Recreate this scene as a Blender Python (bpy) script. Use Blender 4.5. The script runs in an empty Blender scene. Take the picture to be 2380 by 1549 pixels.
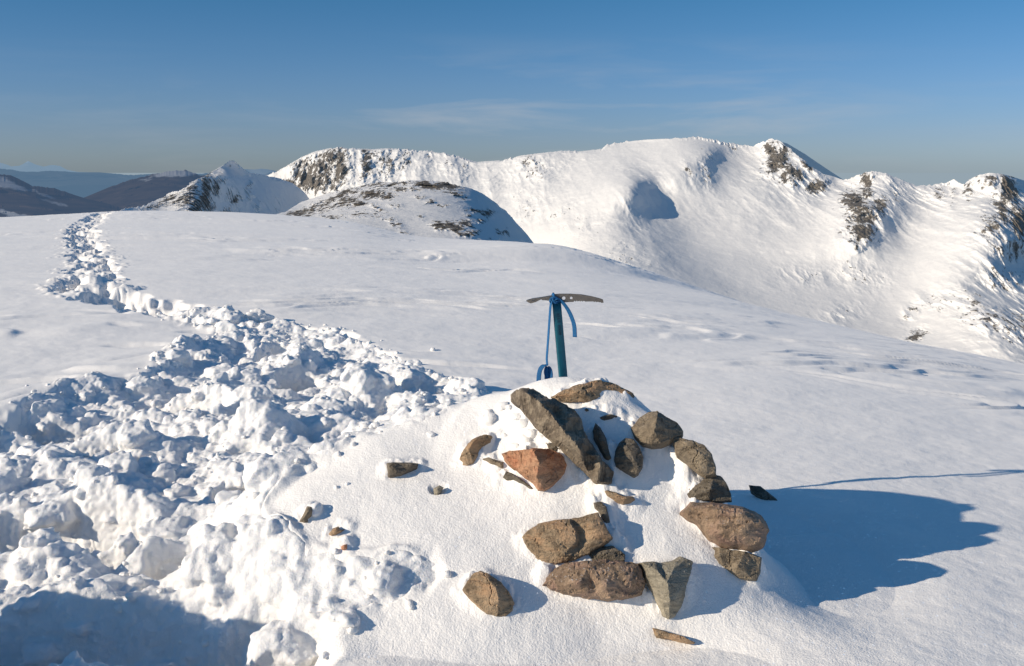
import bpy, bmesh, math, random
import numpy as np
from mathutils import Vector
from mathutils.geometry import delaunay_2d_cdt
random.seed(7); rng = np.random.default_rng(11)
C = bpy.context.scene.collection
# ------------------------------------------------------------------ camera model (metres, eye at the origin)
F = 2335.0; CX, CY = 1190.0, 774.5
PITCH = math.atan((CY-390.0)/F); cp, sp = math.cos(PITCH), math.sin(PITCH)
def ray(px, py):
    a = (np.asarray(px, float)-CX)/F; b = -(np.asarray(py, float)-CY)/F
    return np.stack([a, cp+b*sp, -sp+b*cp], -1)
def at_y(px, py, y):
    d = ray(px, py); return d*(np.asarray(y)/d[..., 1])[..., None]
# ------------------------------------------------------------------ noise
def _hash(ix, iy, iz, s):
    with np.errstate(over='ignore'):
        h = (ix.astype(np.uint32)*np.uint32(374761393)) ^ (iy.astype(np.uint32)*np.uint32(668265263)) ^ (iz.astype(np.uint32)*np.uint32(2147483647-58)) ^ np.uint32((s*974634777) & 0xffffffff)
        h = (h ^ (h >> np.uint32(13)))*np.uint32(1274126177); h = h ^ (h >> np.uint32(16))
        h = h*np.uint32(2246822519); h = h ^ (h >> np.uint32(15))
    return h.astype(np.float64)*(2.0/4294967295.0)-1.0
def vn(x, y, z=None, s=0):
    if z is None:
        fx, fy = np.floor(x), np.floor(y); ix, iy = fx.astype(np.int64), fy.astype(np.int64); z0 = np.zeros_like(ix)
        u, v = x-fx, y-fy; u = u*u*u*(u*(u*6-15)+10); v = v*v*v*(v*(v*6-15)+10)
        a = _hash(ix, iy, z0, s); b = _hash(ix+1, iy, z0, s); c = _hash(ix, iy+1, z0, s); d = _hash(ix+1, iy+1, z0, s)
        return (a*(1-u)+b*u)*(1-v)+(c*(1-u)+d*u)*v
    fx, fy, fz = np.floor(x), np.floor(y), np.floor(z); ix, iy, iz = fx.astype(np.int64), fy.astype(np.int64), fz.astype(np.int64)
    u, v, w = x-fx, y-fy, z-fz; u = u*u*(3-2*u); v = v*v*(3-2*v); w = w*w*(3-2*w)
    r = 0
    for k in (0, 1):
        a = _hash(ix, iy, iz+k, s); b = _hash(ix+1, iy, iz+k, s); c = _hash(ix, iy+1, iz+k, s); d = _hash(ix+1, iy+1, iz+k, s)
        r = r+((a*(1-u)+b*u)*(1-v)+(c*(1-u)+d*u)*v)*(w if k else 1-w)
    return r
def fbm(x, y, z=None, o=4, s=0, gain=.5, ridged=False):
    t = 0; a = 1.0; n = 0
    for k in range(o):
        c_, s_ = math.cos(.7*k+.3), math.sin(.7*k+.3)
        q = vn(x*c_-y*s_, x*s_+y*c_, None if z is None else z+k*3.7, s+k*17)
        t = t+a*((1-np.abs(q)*2) if ridged else q); n += a; a *= gain; x = x*2.03; y = y*2.03
        if z is not None: z = z*2.03
    return t/n
def sstep(e0, e1, x):
    t = np.clip((x-e0)/(e1-e0), 0, 1); return t*t*(3-2*t)
def tps(pts, vals, lam=1e-4):
    P = np.asarray(pts, float); V = np.asarray(vals, float); n = len(P)
    def K(r2): return .5*r2*np.log(np.maximum(r2, 1e-12))
    r2 = ((P[:, None]-P[None])**2).sum(-1)
    A = np.zeros((n+3, n+3)); A[:n, :n] = K(r2)+lam*np.eye(n); A[:n, n] = 1; A[:n, n+1:] = P; A[n, :n] = 1; A[n+1:, :n] = P.T
    w = np.linalg.solve(A, np.concatenate([V, [0, 0, 0]]))
    def f(x, y):
        o = w[n]+w[n+1]*x+w[n+2]*y
        for i in range(n): o = o+w[i]*K((x-P[i, 0])**2+(y-P[i, 1])**2)
        return o
    return f
def poly_dist(x, y, poly):
    """signed distance, positive inside"""
    x = np.asarray(x, float); y = np.asarray(y, float)
    d = np.full(x.shape, 1e18); ins = np.zeros(x.shape, bool); n = len(poly)
    for i in range(n):
        ax, ay = poly[i]; bx, by = poly[(i+1) % n]; ex, ey = bx-ax, by-ay
        t = np.clip(((x-ax)*ex+(y-ay)*ey)/(ex*ex+ey*ey+1e-18), 0, 1)
        d = np.minimum(d, (x-ax-t*ex)**2+(y-ay-t*ey)**2)
        c = ((ay > y) != (by > y)); 
        if abs(by-ay) > 1e-15: ins ^= c & (x < (bx-ax)*(y-ay)/(by-ay)+ax)
    d = np.sqrt(d); return np.where(ins, d, -d)
# ------------------------------------------------------------------ object helpers
def tag(o, label=None, cat=None, group=None, kind=None):
    if label: o['label'] = label
    if cat: o['category'] = cat
    if group: o['group'] = group
    if kind: o['kind'] = kind
    return o
def mesh_obj(name, verts, faces, mat=None, parent=None, smooth=True, loc=None):
    verts = np.asarray(verts, np.float64)
    if loc is not None: verts = verts-np.asarray(loc)
    m = bpy.data.meshes.new(name)
    if isinstance(faces, np.ndarray):
        k = faces.shape[1]; m.vertices.add(len(verts)); m.vertices.foreach_set('co', verts.astype(np.float32).ravel())
        m.loops.add(faces.size); m.loops.foreach_set('vertex_index', faces.astype(np.int32).ravel())
        m.polygons.add(len(faces)); m.polygons.foreach_set('loop_start', (np.arange(len(faces))*k).astype(np.int32))
        m.update(calc_edges=True)
    else:
        m.from_pydata([tuple(v) for v in verts], [], faces); m.update()
    m.validate()
    m.polygons.foreach_set('use_smooth', [smooth]*len(m.polygons))
    if mat: m.materials.append(mat)
    o = bpy.data.objects.new(name, m); C.objects.link(o)
    if loc is not None: o.location = tuple(loc)
    if parent:
        o.parent = parent; o.location = tuple(np.asarray(o.location)-np.asarray(parent.location)) if loc is not None else (-parent.location)
    return o
def grid_faces(nr, nc, flip=False):
    i = np.arange(nr-1)[:, None]*nc+np.arange(nc-1)[None]; i = i.ravel()
    f = np.stack([i, i+1, i+nc+1, i+nc], 1)
    return f[:, ::-1].copy() if flip else f
def set_attr(o, name, vals):
    a = o.data.attributes.new(name, 'FLOAT', 'POINT'); a.data.foreach_set('value', np.asarray(vals, np.float32).ravel())
# ------------------------------------------------------------------ materials
class NT:
    def __init__(s, name):
        s.m = bpy.data.materials.new(name); s.m.use_nodes = True; s.t = s.m.node_tree; s.t.nodes.clear()
        s.out = s.t.nodes.new('ShaderNodeOutputMaterial')
    def n(s, typ, ins=None, **kw):
        nd = s.t.nodes.new('ShaderNode'+typ)
        for k, v in kw.items(): setattr(nd, k, v)
        for k, v in (ins or {}).items():
            if hasattr(v, 'is_output'): s.t.links.new(v, nd.inputs[k])
            else: nd.inputs[k].default_value = v
        return nd
    def math(s, op, a, b=0.0, c=0.0, clamp=False): return s.n('Math', {0: a, 1: b, 2: c}, operation=op, use_clamp=clamp).outputs[0]
    def mix(s, f, a, b):
        nd = s.n('Mix', data_type='RGBA')
        for k, v in ((0, f), (6, a), (7, b)):
            if hasattr(v, 'is_output'): s.t.links.new(v, nd.inputs[k])
            else: nd.inputs[k].default_value = v
        return nd.outputs[2]
    def ramp(s, f, stops):
        nd = s.n('ValToRGB', {0: f}); e = nd.color_ramp.elements
        while len(e) < len(stops): e.new(.5)
        for i, (p, c) in enumerate(stops): e[i].position = p; e[i].color = c if len(c) == 4 else (*c, 1)
        return nd.outputs[0]
    def noise(s, vec, scale, detail=4, rough=.5, out=0):
        return s.n('TexNoise', {'Vector': vec, 'Scale': scale, 'Detail': detail, 'Roughness': rough}).outputs[out]
    def done(s, shader): s.t.links.new(shader, s.out.inputs[0]); return s.m
def snow_material(name='wind_packed_snow', sss=0.0, bs_=.42, cc=((.90, .88, .85, 1), (.925, .90, .865, 1))):
    t = NT(name); co = t.n('NewGeometry').outputs['Position']
    grain = t.noise(co, 160, 3, .6); soft = t.noise(co, 22, 4, .6); big = t.noise(co, 1.2, 3, .5)
    col = t.mix(big, *cc)
    d = t.math('LENGTH' if False else 'ADD', 0, 0)
    dist = t.n('VectorMath', {0: co}, operation='LENGTH').outputs['Value']
    fade = t.math('DIVIDE', 3.0, t.math('MAXIMUM', dist, 3.0))
    h = t.math('ADD', t.math('MULTIPLY', grain, .5), t.math('MULTIPLY', soft, .9))
    bmp = t.n('Bump', {'Strength': t.math('MULTIPLY', fade, bs_), 'Distance': .011, 'Height': h}).outputs[0]
    bs = t.n('BsdfPrincipled', {'Base Color': col, 'Roughness': .62, 'Normal': bmp, 'Specular IOR Level': .25,
             'Subsurface Weight': sss, 'Subsurface Radius': (.6, .75, 1.0), 'Subsurface Scale': .02, 'Sheen Weight': .16, 'Sheen Roughness': .5, 'Sheen Tint': (1, .97, .93, 1)})
    # ice crystals: tiny randomly turned facets that catch the sun
    v = t.n('TexVoronoi', {'Vector': co, 'Scale': 105.0}); 
    sep = t.n('SeparateColor', {0: v.outputs['Color']}).outputs
    nrm = t.n('VectorMath', {0: t.n('VectorMath', {0: v.outputs['Color'], 1: (.5, .5, .1)}, operation='SUBTRACT').outputs[0]}, operation='NORMALIZE').outputs[0]
    m = t.math('MULTIPLY', t.math('GREATER_THAN', sep[0], .90), t.math('LESS_THAN', v.outputs['Distance'], .33))
    mg = t.math('MULTIPLY', m, .38)
    gl = t.n('BsdfGlossy', {'Color': t.n('CombineColor', {0: mg, 1: mg, 2: mg}).outputs[0], 'Roughness': .15, 'Normal': nrm})
    mx = t.n('AddShader', {0: bs.outputs[0], 1: gl.outputs[0]})
    return t.done(mx.outputs[0])
def mountain_material(name='snow_and_crag', K=1.0):
    t = NT(name); co = t.n('NewGeometry').outputs['Position']
    rk = t.n('Attribute', attribute_name='rock').outputs['Fac']
    n1 = t.noise(co, .09*K, 6, .7); n2 = t.noise(co, .35*K, 4, .65)
    st = t.n('Mapping', {'Vector': co, 'Scale': (1, .3, .55)}).outputs[0]
    n3 = t.noise(st, .105*K, 9, .72)
    m = t.math('ADD', rk, t.math('MULTIPLY', t.math('SUBTRACT', t.math('ADD', t.math('MULTIPLY', n3, .7), t.math('MULTIPLY', n1, .3)), .5), 3.4))
    m = t.math('MULTIPLY', t.math('SUBTRACT', m, .56), 11.0, clamp=True)
    spk = t.noise(t.n('Mapping', {'Vector': co, 'Scale': (1, .4, .8)}).outputs[0], .22*K, 3, .6)
    m = t.math('MAXIMUM', m, t.math('MULTIPLY', t.math('SUBTRACT', t.math('ADD', spk, t.math('MULTIPLY', rk, .55)), .76), 9.0, clamp=True))
    rock = t.ramp(n2, [(.25, (.07, .062, .052)), (.5, (.14, .12, .098)), (.75, (.24, .21, .17))])
    snow = t.mix(n1, (.73, .72, .705, 1), (.80, .785, .76, 1))
    b = t.n('Bump', {'Strength': .6, 'Distance': 5.0, 'Height': t.math('ADD', t.math('MULTIPLY', n1, .14), t.math('MULTIPLY', t.math('MULTIPLY', n2, m), 1.0))}).outputs[0]
    bs = t.n('BsdfPrincipled', {'Base Color': t.mix(m, snow, rock), 'Roughness': .75, 'Normal': b, 'Specular IOR Level': .1})
    hz = t.n('Emission', {'Color': (.30, .42, .56, 1), 'Strength': 1.0})  # air haze painted in as a glow that grows with distance
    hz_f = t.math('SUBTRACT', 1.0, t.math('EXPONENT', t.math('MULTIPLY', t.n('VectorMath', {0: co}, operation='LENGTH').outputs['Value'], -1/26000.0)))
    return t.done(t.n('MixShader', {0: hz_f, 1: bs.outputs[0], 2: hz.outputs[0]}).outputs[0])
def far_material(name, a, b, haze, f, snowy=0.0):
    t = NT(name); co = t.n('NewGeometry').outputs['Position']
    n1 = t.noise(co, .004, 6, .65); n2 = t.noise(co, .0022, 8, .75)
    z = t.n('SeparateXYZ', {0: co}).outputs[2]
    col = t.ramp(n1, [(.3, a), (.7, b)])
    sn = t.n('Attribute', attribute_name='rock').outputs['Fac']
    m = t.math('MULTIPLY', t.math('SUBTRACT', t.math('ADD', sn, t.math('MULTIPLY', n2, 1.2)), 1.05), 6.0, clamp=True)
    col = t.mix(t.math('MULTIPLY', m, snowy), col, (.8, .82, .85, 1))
    bs = t.n('BsdfDiffuse', {0: col}); em = t.n('Emission', {0: (*haze, 1), 1: 1.0})  # blue haze painted into the hill colour as a fixed share of glow
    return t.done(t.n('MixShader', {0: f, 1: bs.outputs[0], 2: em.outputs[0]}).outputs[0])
def rock_material(name, dark, mid, light, strata=(1, 1, 4), ang=(0, 0, 0), orange=None, frost=0.25):
    t = NT(name); co = t.n('TexCoord').outputs['Object']
    mp = t.n('Mapping', {'Vector': co, 'Rotation': ang, 'Scale': strata}).outputs[0]
    n1 = t.noise(mp, 11, 9, .72); n2 = t.noise(co, 48, 7, .75); n3 = t.noise(mp, 45, 5, .7); sp_ = t.noise(co, 190, 2, .6)
    f = t.math('ADD', t.math('MULTIPLY', n1, .55), t.math('MULTIPLY', n2, .45))
    col = t.ramp(f, [(.36, dark), (.5, mid), (.66, light)])
    if orange: col = t.mix(t.ramp(n1, [(.46, (0, 0, 0)), (.60, (1, 1, 1))]), col, (*orange, 1))
    col = t.mix(t.math('MULTIPLY', t.math('SUBTRACT', n3, .52), 3.0, clamp=True), col, (*[c*.42 for c in dark], 1))
    col = t.mix(t.math('MULTIPLY', t.math('SUBTRACT', .36, sp_), 4.0, clamp=True), col, (*[c*.5 for c in dark], 1))
    nl = t.noise(mp, 5.5, 5, .6); ln = t.math('MULTIPLY', t.math('SUBTRACT', .007, t.math('ABSOLUTE', t.math('SUBTRACT', nl, .5))), 90.0, clamp=True)
    bd = t.noise(t.n('Mapping', {'Vector': mp, 'Scale': (1, 1, 6)}).outputs[0], 6, 5, .65)
    col = t.mix(t.math('MULTIPLY', t.math('MULTIPLY', t.math('SUBTRACT', bd, .5), 5.0, clamp=True), .55), col, (*[c*.8 for c in dark], 1))
    big = t.noise(co, 4.5, 3, .6); col = t.mix(t.math('MULTIPLY', t.math('MULTIPLY', t.math('SUBTRACT', big, .5), 6.0, clamp=True), .30), col, (*[c*1.25 for c in light], 1))
    col = t.mix(t.math('MULTIPLY', ln, .35), col, (.012, .010, .008, 1))
    # rime and snow grains clinging to the upward faces
    up = t.n('SeparateXYZ', {0: t.n('NewGeometry').outputs['Normal']}).outputs[2]
    fr = t.math('MULTIPLY', t.math('MULTIPLY', t.math('SUBTRACT', t.math('ADD', sp_, t.math('MULTIPLY', n2, .5)), .86), 9.0, clamp=True), t.math('MULTIPLY', t.math('SUBTRACT', up, .45), 2.2, clamp=True))
    col = t.mix(t.math('MULTIPLY', fr, frost), col, (.8, .82, .85, 1))
    h = t.math('ADD', t.math('MULTIPLY', n2, 1.0), t.math('ADD', t.math('MULTIPLY', n3, .7), t.math('SUBTRACT', t.math('MULTIPLY', sp_, .3), t.math('MULTIPLY', ln, .5))))
    b = t.n('Bump', {'Strength': .75, 'Distance': .012, 'Height': h}).outputs[0]
    return t.done(t.n('BsdfPrincipled', {'Base Color': col, 'Roughness': .7, 'Normal': b, 'Specular IOR Level': .35}).outputs[0])
def plain(name, col, rough=.5, metal=0.0, spec=.5, nscale=60, var=.25, bump=.002):
    t = NT(name); co = t.n('TexCoord').outputs['Object']; n = t.noise(co, nscale, 4, .6)
    c = t.mix(n, (*[v*(1-var) for v in col], 1), (*[min(1, v*(1+var)) for v in col], 1))
    b = t.n('Bump', {'Strength': .4, 'Distance': bump, 'Height': n}).outputs[0]
    return t.done(t.n('BsdfPrincipled', {'Base Color': c, 'Roughness': rough, 'Metallic': metal, 'Specular IOR Level': spec, 'Normal': b}).outputs[0])
SNOW = snow_material(bs_=.55); SNOWC = snow_material('broken_snow', .18, .6, ((.80, .795, .79, 1), (.85, .845, .835, 1))); MTN = mountain_material(); MTN2 = mountain_material('snow_and_boulders', 2.4)
# ================================================================== GROUND
SIL = [(-1500,560),(-900,540),(-300,515),(0,506),(150,499),(300,490),(420,491),(560,494),(640,499),(740,507),(820,516),(880,531),(960,551),(1060,559),(1160,562),(1240,566),(1300,577),(1370,598),(1440,621),(1520,645),(1600,668),(1720,701),(1850,737),(1980,767),(2100,794),(2240,823),(2380,852),(2800,925),(3600,1010),(5000,1100)]
sx = np.array([s[0] for s in SIL], float); sd = ray(sx, np.array([s[1] for s in SIL], float))
s_phi = np.arctan2(sd[:, 0], sd[:, 1]); s_T = -sd[:, 2]/np.hypot(sd[:, 0], sd[:, 1])
R_px = np.array([-1500, 0, 640, 960, 1240, 1370, 1600, 1850, 2380, 5000], float); rr = ray(R_px, np.full(10, 600.)); R_phi = np.arctan2(rr[:, 0], rr[:, 1])
R_v = np.array([45, 45, 42, 34, 30, 26, 19, 16, 13.5, 12.])
H0 = 1.36
_pg = np.linspace(-math.pi, math.pi, 4001)
def _smooth(xp, yp, sig):
    v = np.interp(_pg, xp, yp); k = np.arange(-300, 301); g = np.exp(-(k/sig)**2/2); g /= g.sum()
    return np.convolve(np.pad(v, 300, mode='edge'), g, 'valid')
T_tab = _smooth(s_phi, s_T, 9); R_tab = _smooth(R_phi, R_v, 60); T_slow = _smooth(s_phi, s_T, 90)
def z0(x, y):
    phi = np.arctan2(x, y); r = np.hypot(x, y); R = np.interp(phi, _pg, R_tab)
    Tf = np.interp(phi, _pg, T_tab); Ts = np.interp(phi, _pg, T_slow); k = sstep(.25, .8, r/R); T = Ts*(1-k)+Tf*k
    b = H0/R**2; a = T-2*H0/R
    w = sstep(1.2, 0.2, np.cos(phi)*1.2+.25)    # behind the camera: gentle plain
    z = -H0-a*r-b*r*r
    far = r > R*1.02
    z = np.where(r > R*3, -H0-a*R*3-b*(R*3)**2-(r-R*3)*.45, z)
    return z*(1-w)+w*(-H0-.02*r)
def hit(px, py, f=None):
    f = f or z0; d = ray(px, py); d = d/np.hypot(d[0], d[1]); t = np.concatenate([np.linspace(1.2, 8, 1200), np.linspace(8.02, 60, 2500)])
    g = f(d[0]*t, d[1]*t); below = d[2]*t < g
    i = int(np.argmax(below)) if below.any() else len(t)-1
    t0 = t[max(i-1, 0)]; t1 = t[i]
    return d*((t0+t1)/2)
# --- cairn mound: height above the plain, from surveyed points (px, py, distance)
MP = [(1300,908,3.56),(1220,925,3.56),(1400,918,3.50),(1480,950,3.45),(1400,900,3.34),(1300,890,3.38),(1230,905,3.40),(1400,1000,3.21),(1400,1150,3.05),(1400,1300,2.9),(1400,1400,2.80),(1400,1480,2.72),(1400,1549,2.62),
 (1150,915,3.46),(1060,950,3.45),(980,968,3.44),(900,990,3.42),(835,1015,3.38),(1000,1050,3.28),(1150,1000,3.32),(1150,1150,3.08),(1150,1300,2.88),(1150,1420,2.74),(1150,1549,2.60),
 (780,1100,3.22),(700,1160,3.12),(650,1210,3.05),(900,1150,3.1),(800,1260,2.95),(900,1300,2.88),(1000,1250,2.94),(850,1400,2.77),(1000,1420,2.74),(900,1549,2.6),
 (1480,945,3.3),(1560,1010,3.22),(1625,1110,3.12),(1560,1150,3.08),(1560,1300,2.9),(1600,1420,2.79),(1600,1520,2.68),(1680,1190,3.1),(1720,1250,3.03),(1745,1320,2.96),(1770,1385,2.87),(1700,1400,2.82),(1850,1440,2.78)]
pts = []; hv = []
for px, py, y in MP:
    p = at_y(float(px), float(py), y); h = p[2]-float(z0(p[0], p[1])); pts.append((p[0], p[1])); hv.append(h)
for k in range(26):
    a = 2*math.pi*k/26; x, y = .05+1.35*math.cos(a), 3.3+1.0*math.sin(a)
    if y < 2.75 and -.9 < x < 1.0: continue
    pts.append((x, y)); hv.append(0)
for x, y in ((.92, 3.0), (.93, 3.2), (.84, 3.45), (1.0, 2.85), (.7, 3.62)): pts.append((x, y)); hv.append(-.01)
for x, y in ((-.5, 2.3), (0, 2.2), (.5, 2.3), (1.1, 2.7), (.2, 3.95), (-.3, 3.95), (.6, 3.9)):
    pts.append((x, y)); hv.append(0.0 if y < 3.5 else .12)
_mf = tps(pts, hv, 2e-3)
def mound(x, y):
    h = np.zeros(np.shape(x)); d = np.hypot((x-.05)/1.6, (y-3.3)/1.35); m = d < 1.0
    h[m] = _mf(x[m], y[m])*sstep(1.0, .62, d[m])
    return np.where(h > -.02, h, -.02)
# --- far scarp of the drift and hollows
def gauss_line(x, y, pl, w):
    d = -poly_open(x, y, pl); return np.exp(-(d/w)**2)
def poly_open(x, y, pl):
    d = np.full(np.shape(x), 1e18)
    for (ax, ay), (bx, by) in zip(pl[:-1], pl[1:]):
        ex, ey = bx-ax, by-ay; t = np.clip(((x-ax)*ex+(y-ay)*ey)/(ex*ex+ey*ey), 0, 1)
        d = np.minimum(d, (x-ax-t*ex)**2+(y-ay-t*ey)**2)
    return -np.sqrt(d)
SC = [hit(px, py)[:2] for px, py in ((900, 590), (1050, 598), (1180, 604), (1290, 611), (1375, 618))]
def drift(x, y):
    # a small wind-cut step whose face looks back at the cairn
    x = np.asarray(x); yl = 17.2+.25*x+.5*fbm(x*.5, x*0+2.2, o=3, s=301); dy = y-yl
    return sstep(-3.5, .5, x)*sstep(5.0, .8, x)*.15*sstep(-.75, .35, dy)*sstep(8.5, 1.0, dy)
def ripples(x, y):
    r = np.hypot(x, y); u = x*.97+y*.24; v = -x*.24+y*.97
    a = fbm(u*.30, v*.55, o=3, s=5)*.035
    wu = u+.8*fbm(u*.5, v*.5, o=3, s=12); wv = v+.35*fbm(u*.6, v*.9, o=4, s=13)
    b = fbm(wu*1.1, wv*2.2, o=4, s=9)*.010
    # shallow wind-cut steps: saw-tooth contours of a stretched noise, present only in patches
    f = fbm(wu*.22, wv*.6, o=4, s=21, gain=.55)*5; fr = f-np.floor(f)
    saw = sstep(0, .28, fr)*sstep(1, .3, fr)*sstep(.0, .35, fbm(u*.35, v*.5, o=3, s=31))
    m = sstep(2.0, 5.0, r)
    return (a+1.3*b*sstep(1.5, 4, r)+saw*.026)*m*sstep(60, 25, r)+.0022*fbm(x*14, y*14, o=3, s=77)+.006*fbm(x*3.1, y*3.1, o=3, s=78)
# --- churned snow
CH = [(320,698),(450,722),(560,745),(640,748),(800,768),(900,822),(960,850),(1060,885),(1150,915),(1080,945),(960,985),(850,1015),(800,1080),(720,1105),(655,1165),(690,1235),(790,1290),(930,1255),(1010,1270),(1050,1340),(930,1395),(790,1480),(735,1549),(725,1750),(-900,1750),(-900,1000),(0,965),(110,905),(330,872),(400,800),(500,778),(430,742),(330,712)]
def base1(x, y): 
    x = np.atleast_1d(np.asarray(x, float)); y = np.atleast_1d(np.asarray(y, float)); return z0(x, y)+mound(x, y)
CHW = [tuple(hit(px, py, base1)[:2]) for px, py in CH if py < 1700]
i7 = [i for i, (px, py) in enumerate(CH) if py < 1700]
# close the polygon towards the camera
CHW = []
for px, py in CH:
    if py > 1600: CHW.append((-.42 if px > 0 else -6.0, .2))
    else: CHW.append(tuple(hit(px, py, base1)[:2]))
HOLES = [(900,890,.17,.10,.26),(985,905,.15,.09,.24),(690,860,.15,.18,.30),(645,800,.14,.22,.26),(500,770,.30,.10,.10),(400,915,.34,.14,.24),(170,965,.46,.14,.28),(560,1010,.13,.10,.20),(760,985,.20,.10,.17),(880,960,.18,.08,.14),
 (95,1180,.42,.19,.40),(560,1090,.12,.10,.18),(620,930,.20,.13,.28),(430,1290,.13,.09,.22),(240,1260,.15,.12,.22),(640,1250,.12,.08,.15),(250,1010,.22,.08,.14),(380,1180,.12,.08,.12),(560,1190,.10,.07,.12),
 (150,1440,.40,.16,.20),(420,1480,.34,.15,.20),(640,1500,.16,.12,.24),(600,1430,.10,.06,.10),(320,800,.25,.1,.06)]
MNDS = [(700,830,.12,.13,.13),(860,905,.17,.10,.13),(590,975,.16,.08,.14),(330,990,.26,.10,.13),(120,1050,.28,.10,.12),(740,930,.14,.10,.10),(640,1050,.18,.10,.10),(330,1140,.22,.10,.12),(100,1290,.20,.10,.16),(330,1270,.1,.07,.12),(560,1150,.16,.1,.1),(700,1180,.2,.1,.1),(500,1230,.16,.1,.1),(960,960,.16,.07,.09),(1040,905,.14,.08,.10),(250,1380,.25,.08,.08),(560,1370,.25,.08,.05),(520,900,.18,.12,.12),(230,1130,.14,.07,.10),(880,1090,.12,.07,.05)]
def blobs(lst): return [(*hit(a, b, z0)[:2], c, d, e) for a, b, c, d, e in lst]
GX0, GX1, GY0, GY1, GS = -4.2, .35, .2, 9.6, .0045
gx = np.arange(GX0, GX1, GS); gy = np.arange(GY0, GY1, GS); GXX, GYY = np.meshgrid(gx, gy)
wx = GXX+.02*fbm(GXX*9, GYY*9, o=3, s=3); wy = GYY+.02*fbm(GXX*9, GYY*9, o=3, s=4)
cd = poly_dist(wx, wy, CHW)+.10*fbm(GXX*3.1, GYY*3.1, o=4, s=8, gain=.6)-.02
cmask = sstep(-.03, .07, cd)
H = np.zeros_like(GXX)
H -= .02*cmask+.085*sstep(.02, .34, cd)
for bx, by, a, b, e in blobs(MNDS):
    q = np.hypot((wx-bx)/a, (wy-by)/b); H += .8*e*sstep(1.6, .1, q)*cmask
for bx, by, a, b, e in blobs(HOLES):
    q = np.hypot((wx-bx)/a, (wy-by)/b); H -= e*1.2*sstep(1.2, .45, q)*np.maximum(cmask, .35)
def billow(x, y, o, s, gain=.5):
    t = 0; a = 1.0
    for k in range(o):
        c_, s_ = math.cos(1.1*k+.5), math.sin(1.1*k+.5); t = t+a*np.abs(vn(x*c_-y*s_, x*s_+y*c_, None, s+k*7)); a *= gain; x = x*2.1; y = y*2.1
    return t
bw = fbm(GXX*5, GYY*5, o=3, s=44)*.06
H += cmask*(.10*fbm(GXX*2.2, GYY*2.4, o=2, s=41)+.060*(billow((GXX+bw)*3.4, (GYY-bw)*3.4, 5, 42, .5)-.35))
def blur0(a):
    b = a.copy(); b[1:-1, 1:-1] = (a[1:-1, 1:-1]*4+(a[:-2, 1:-1]+a[2:, 1:-1]+a[1:-1, :-2]+a[1:-1, 2:])*2+a[:-2, :-2]+a[2:, 2:]+a[:-2, 2:]+a[2:, :-2])/16; return b
def splat(H, x0, y0, cs, maskf, n, rmin, rmax, power, area, spread=0.0, k=1.0, sink=.35, ex=.5):
    ny, nx = H.shape
    if area is not None: X = rng.uniform(area[0], area[1], n); Y = area[2]+(area[3]-area[2])*rng.uniform(0, 1, n)**area[4]
    if area is None:
        u = rng.uniform(0, len(TR)-1.001, n); ii = u.astype(int); f_ = u-ii; TRa = np.array(TR); tw = np.array(TWd); c_ = TRa[ii]*(1-f_)[:, None]+TRa[ii+1]*f_[:, None]; w_ = tw[ii]*(1-f_)+tw[ii+1]*f_
        X = c_[:, 0]+w_*rng.normal(0, .62, n); Y = c_[:, 1]+w_*rng.normal(0, .62, n)
    Rr = rmin+(rmax-rmin)*rng.uniform(0, 1, n)**power
    Rr = np.sort(Rr)[::-1]; Hs = H.copy(); keep = maskf(X, Y) > rng.uniform(0, 1, n)
    for x, y, R in zip(X[keep], Y[keep], Rr[keep]):
        cx = (x-x0)/cs; cy = (y-y0)/cs; w = R/cs*1.35; i0 = max(int(cx-w), 0); i1 = min(int(cx+w)+2, nx); j0 = max(int(cy-w), 0); j1 = min(int(cy+w)+2, ny)
        if i0 >= i1 or j0 >= j1 or not (0 <= int(cx) < nx and 0 <= int(cy) < ny): continue
        a = random.uniform(0, 3.14); e = random.uniform(.75, 1.3); ca, sa = math.cos(a), math.sin(a)
        dx = (np.arange(i0, i1)-cx)[None]*cs; dy = (np.arange(j0, j1)-cy)[:, None]*cs
        u = (dx*ca+dy*sa)*e; v = (-dx*sa+dy*ca)/e
        # rounded, slightly boxy lumps
        q = (np.abs(u/R)**2.4+np.abs(v/R)**2.4)
        hs = Hs[int(cy), int(cx)]; c0 = hs+min(H[int(cy), int(cx)]-hs, R*.45)-R*random.uniform(sink, sink+.5)
        cap = np.where(q < 1, c0+R*k*np.clip(1-q, 0, 1)**ex, -9)
        H[j0:j1, i0:i1] = np.maximum(H[j0:j1, i0:i1], cap)
def near_mask(X, Y):
    d = poly_dist(X, Y, CHW); return np.where(d > 0, 1.0, np.exp(d/.07)*.25)
A = (-4.2, .3, 1.2, 9.3, 1.5)
INm = lambda m: (lambda X, Y: (poly_dist(X, Y, CHW) > m)*1.0)
HF = H.copy()                                   # broad form, used by the trodden snow body
H = H-.16*sstep(.03, .12, cd)                   # the packed floor underneath it
# blur a touch so lumps fuse
def blur(a):
    b = a.copy(); b[1:-1, 1:-1] = (a[1:-1, 1:-1]*4+(a[:-2, 1:-1]+a[2:, 1:-1]+a[1:-1, :-2]+a[1:-1, 2:])*2+a[:-2, :-2]+a[2:, 2:]+a[:-2, 2:]+a[2:, :-2])/16; return b
H = blur(H)
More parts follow.
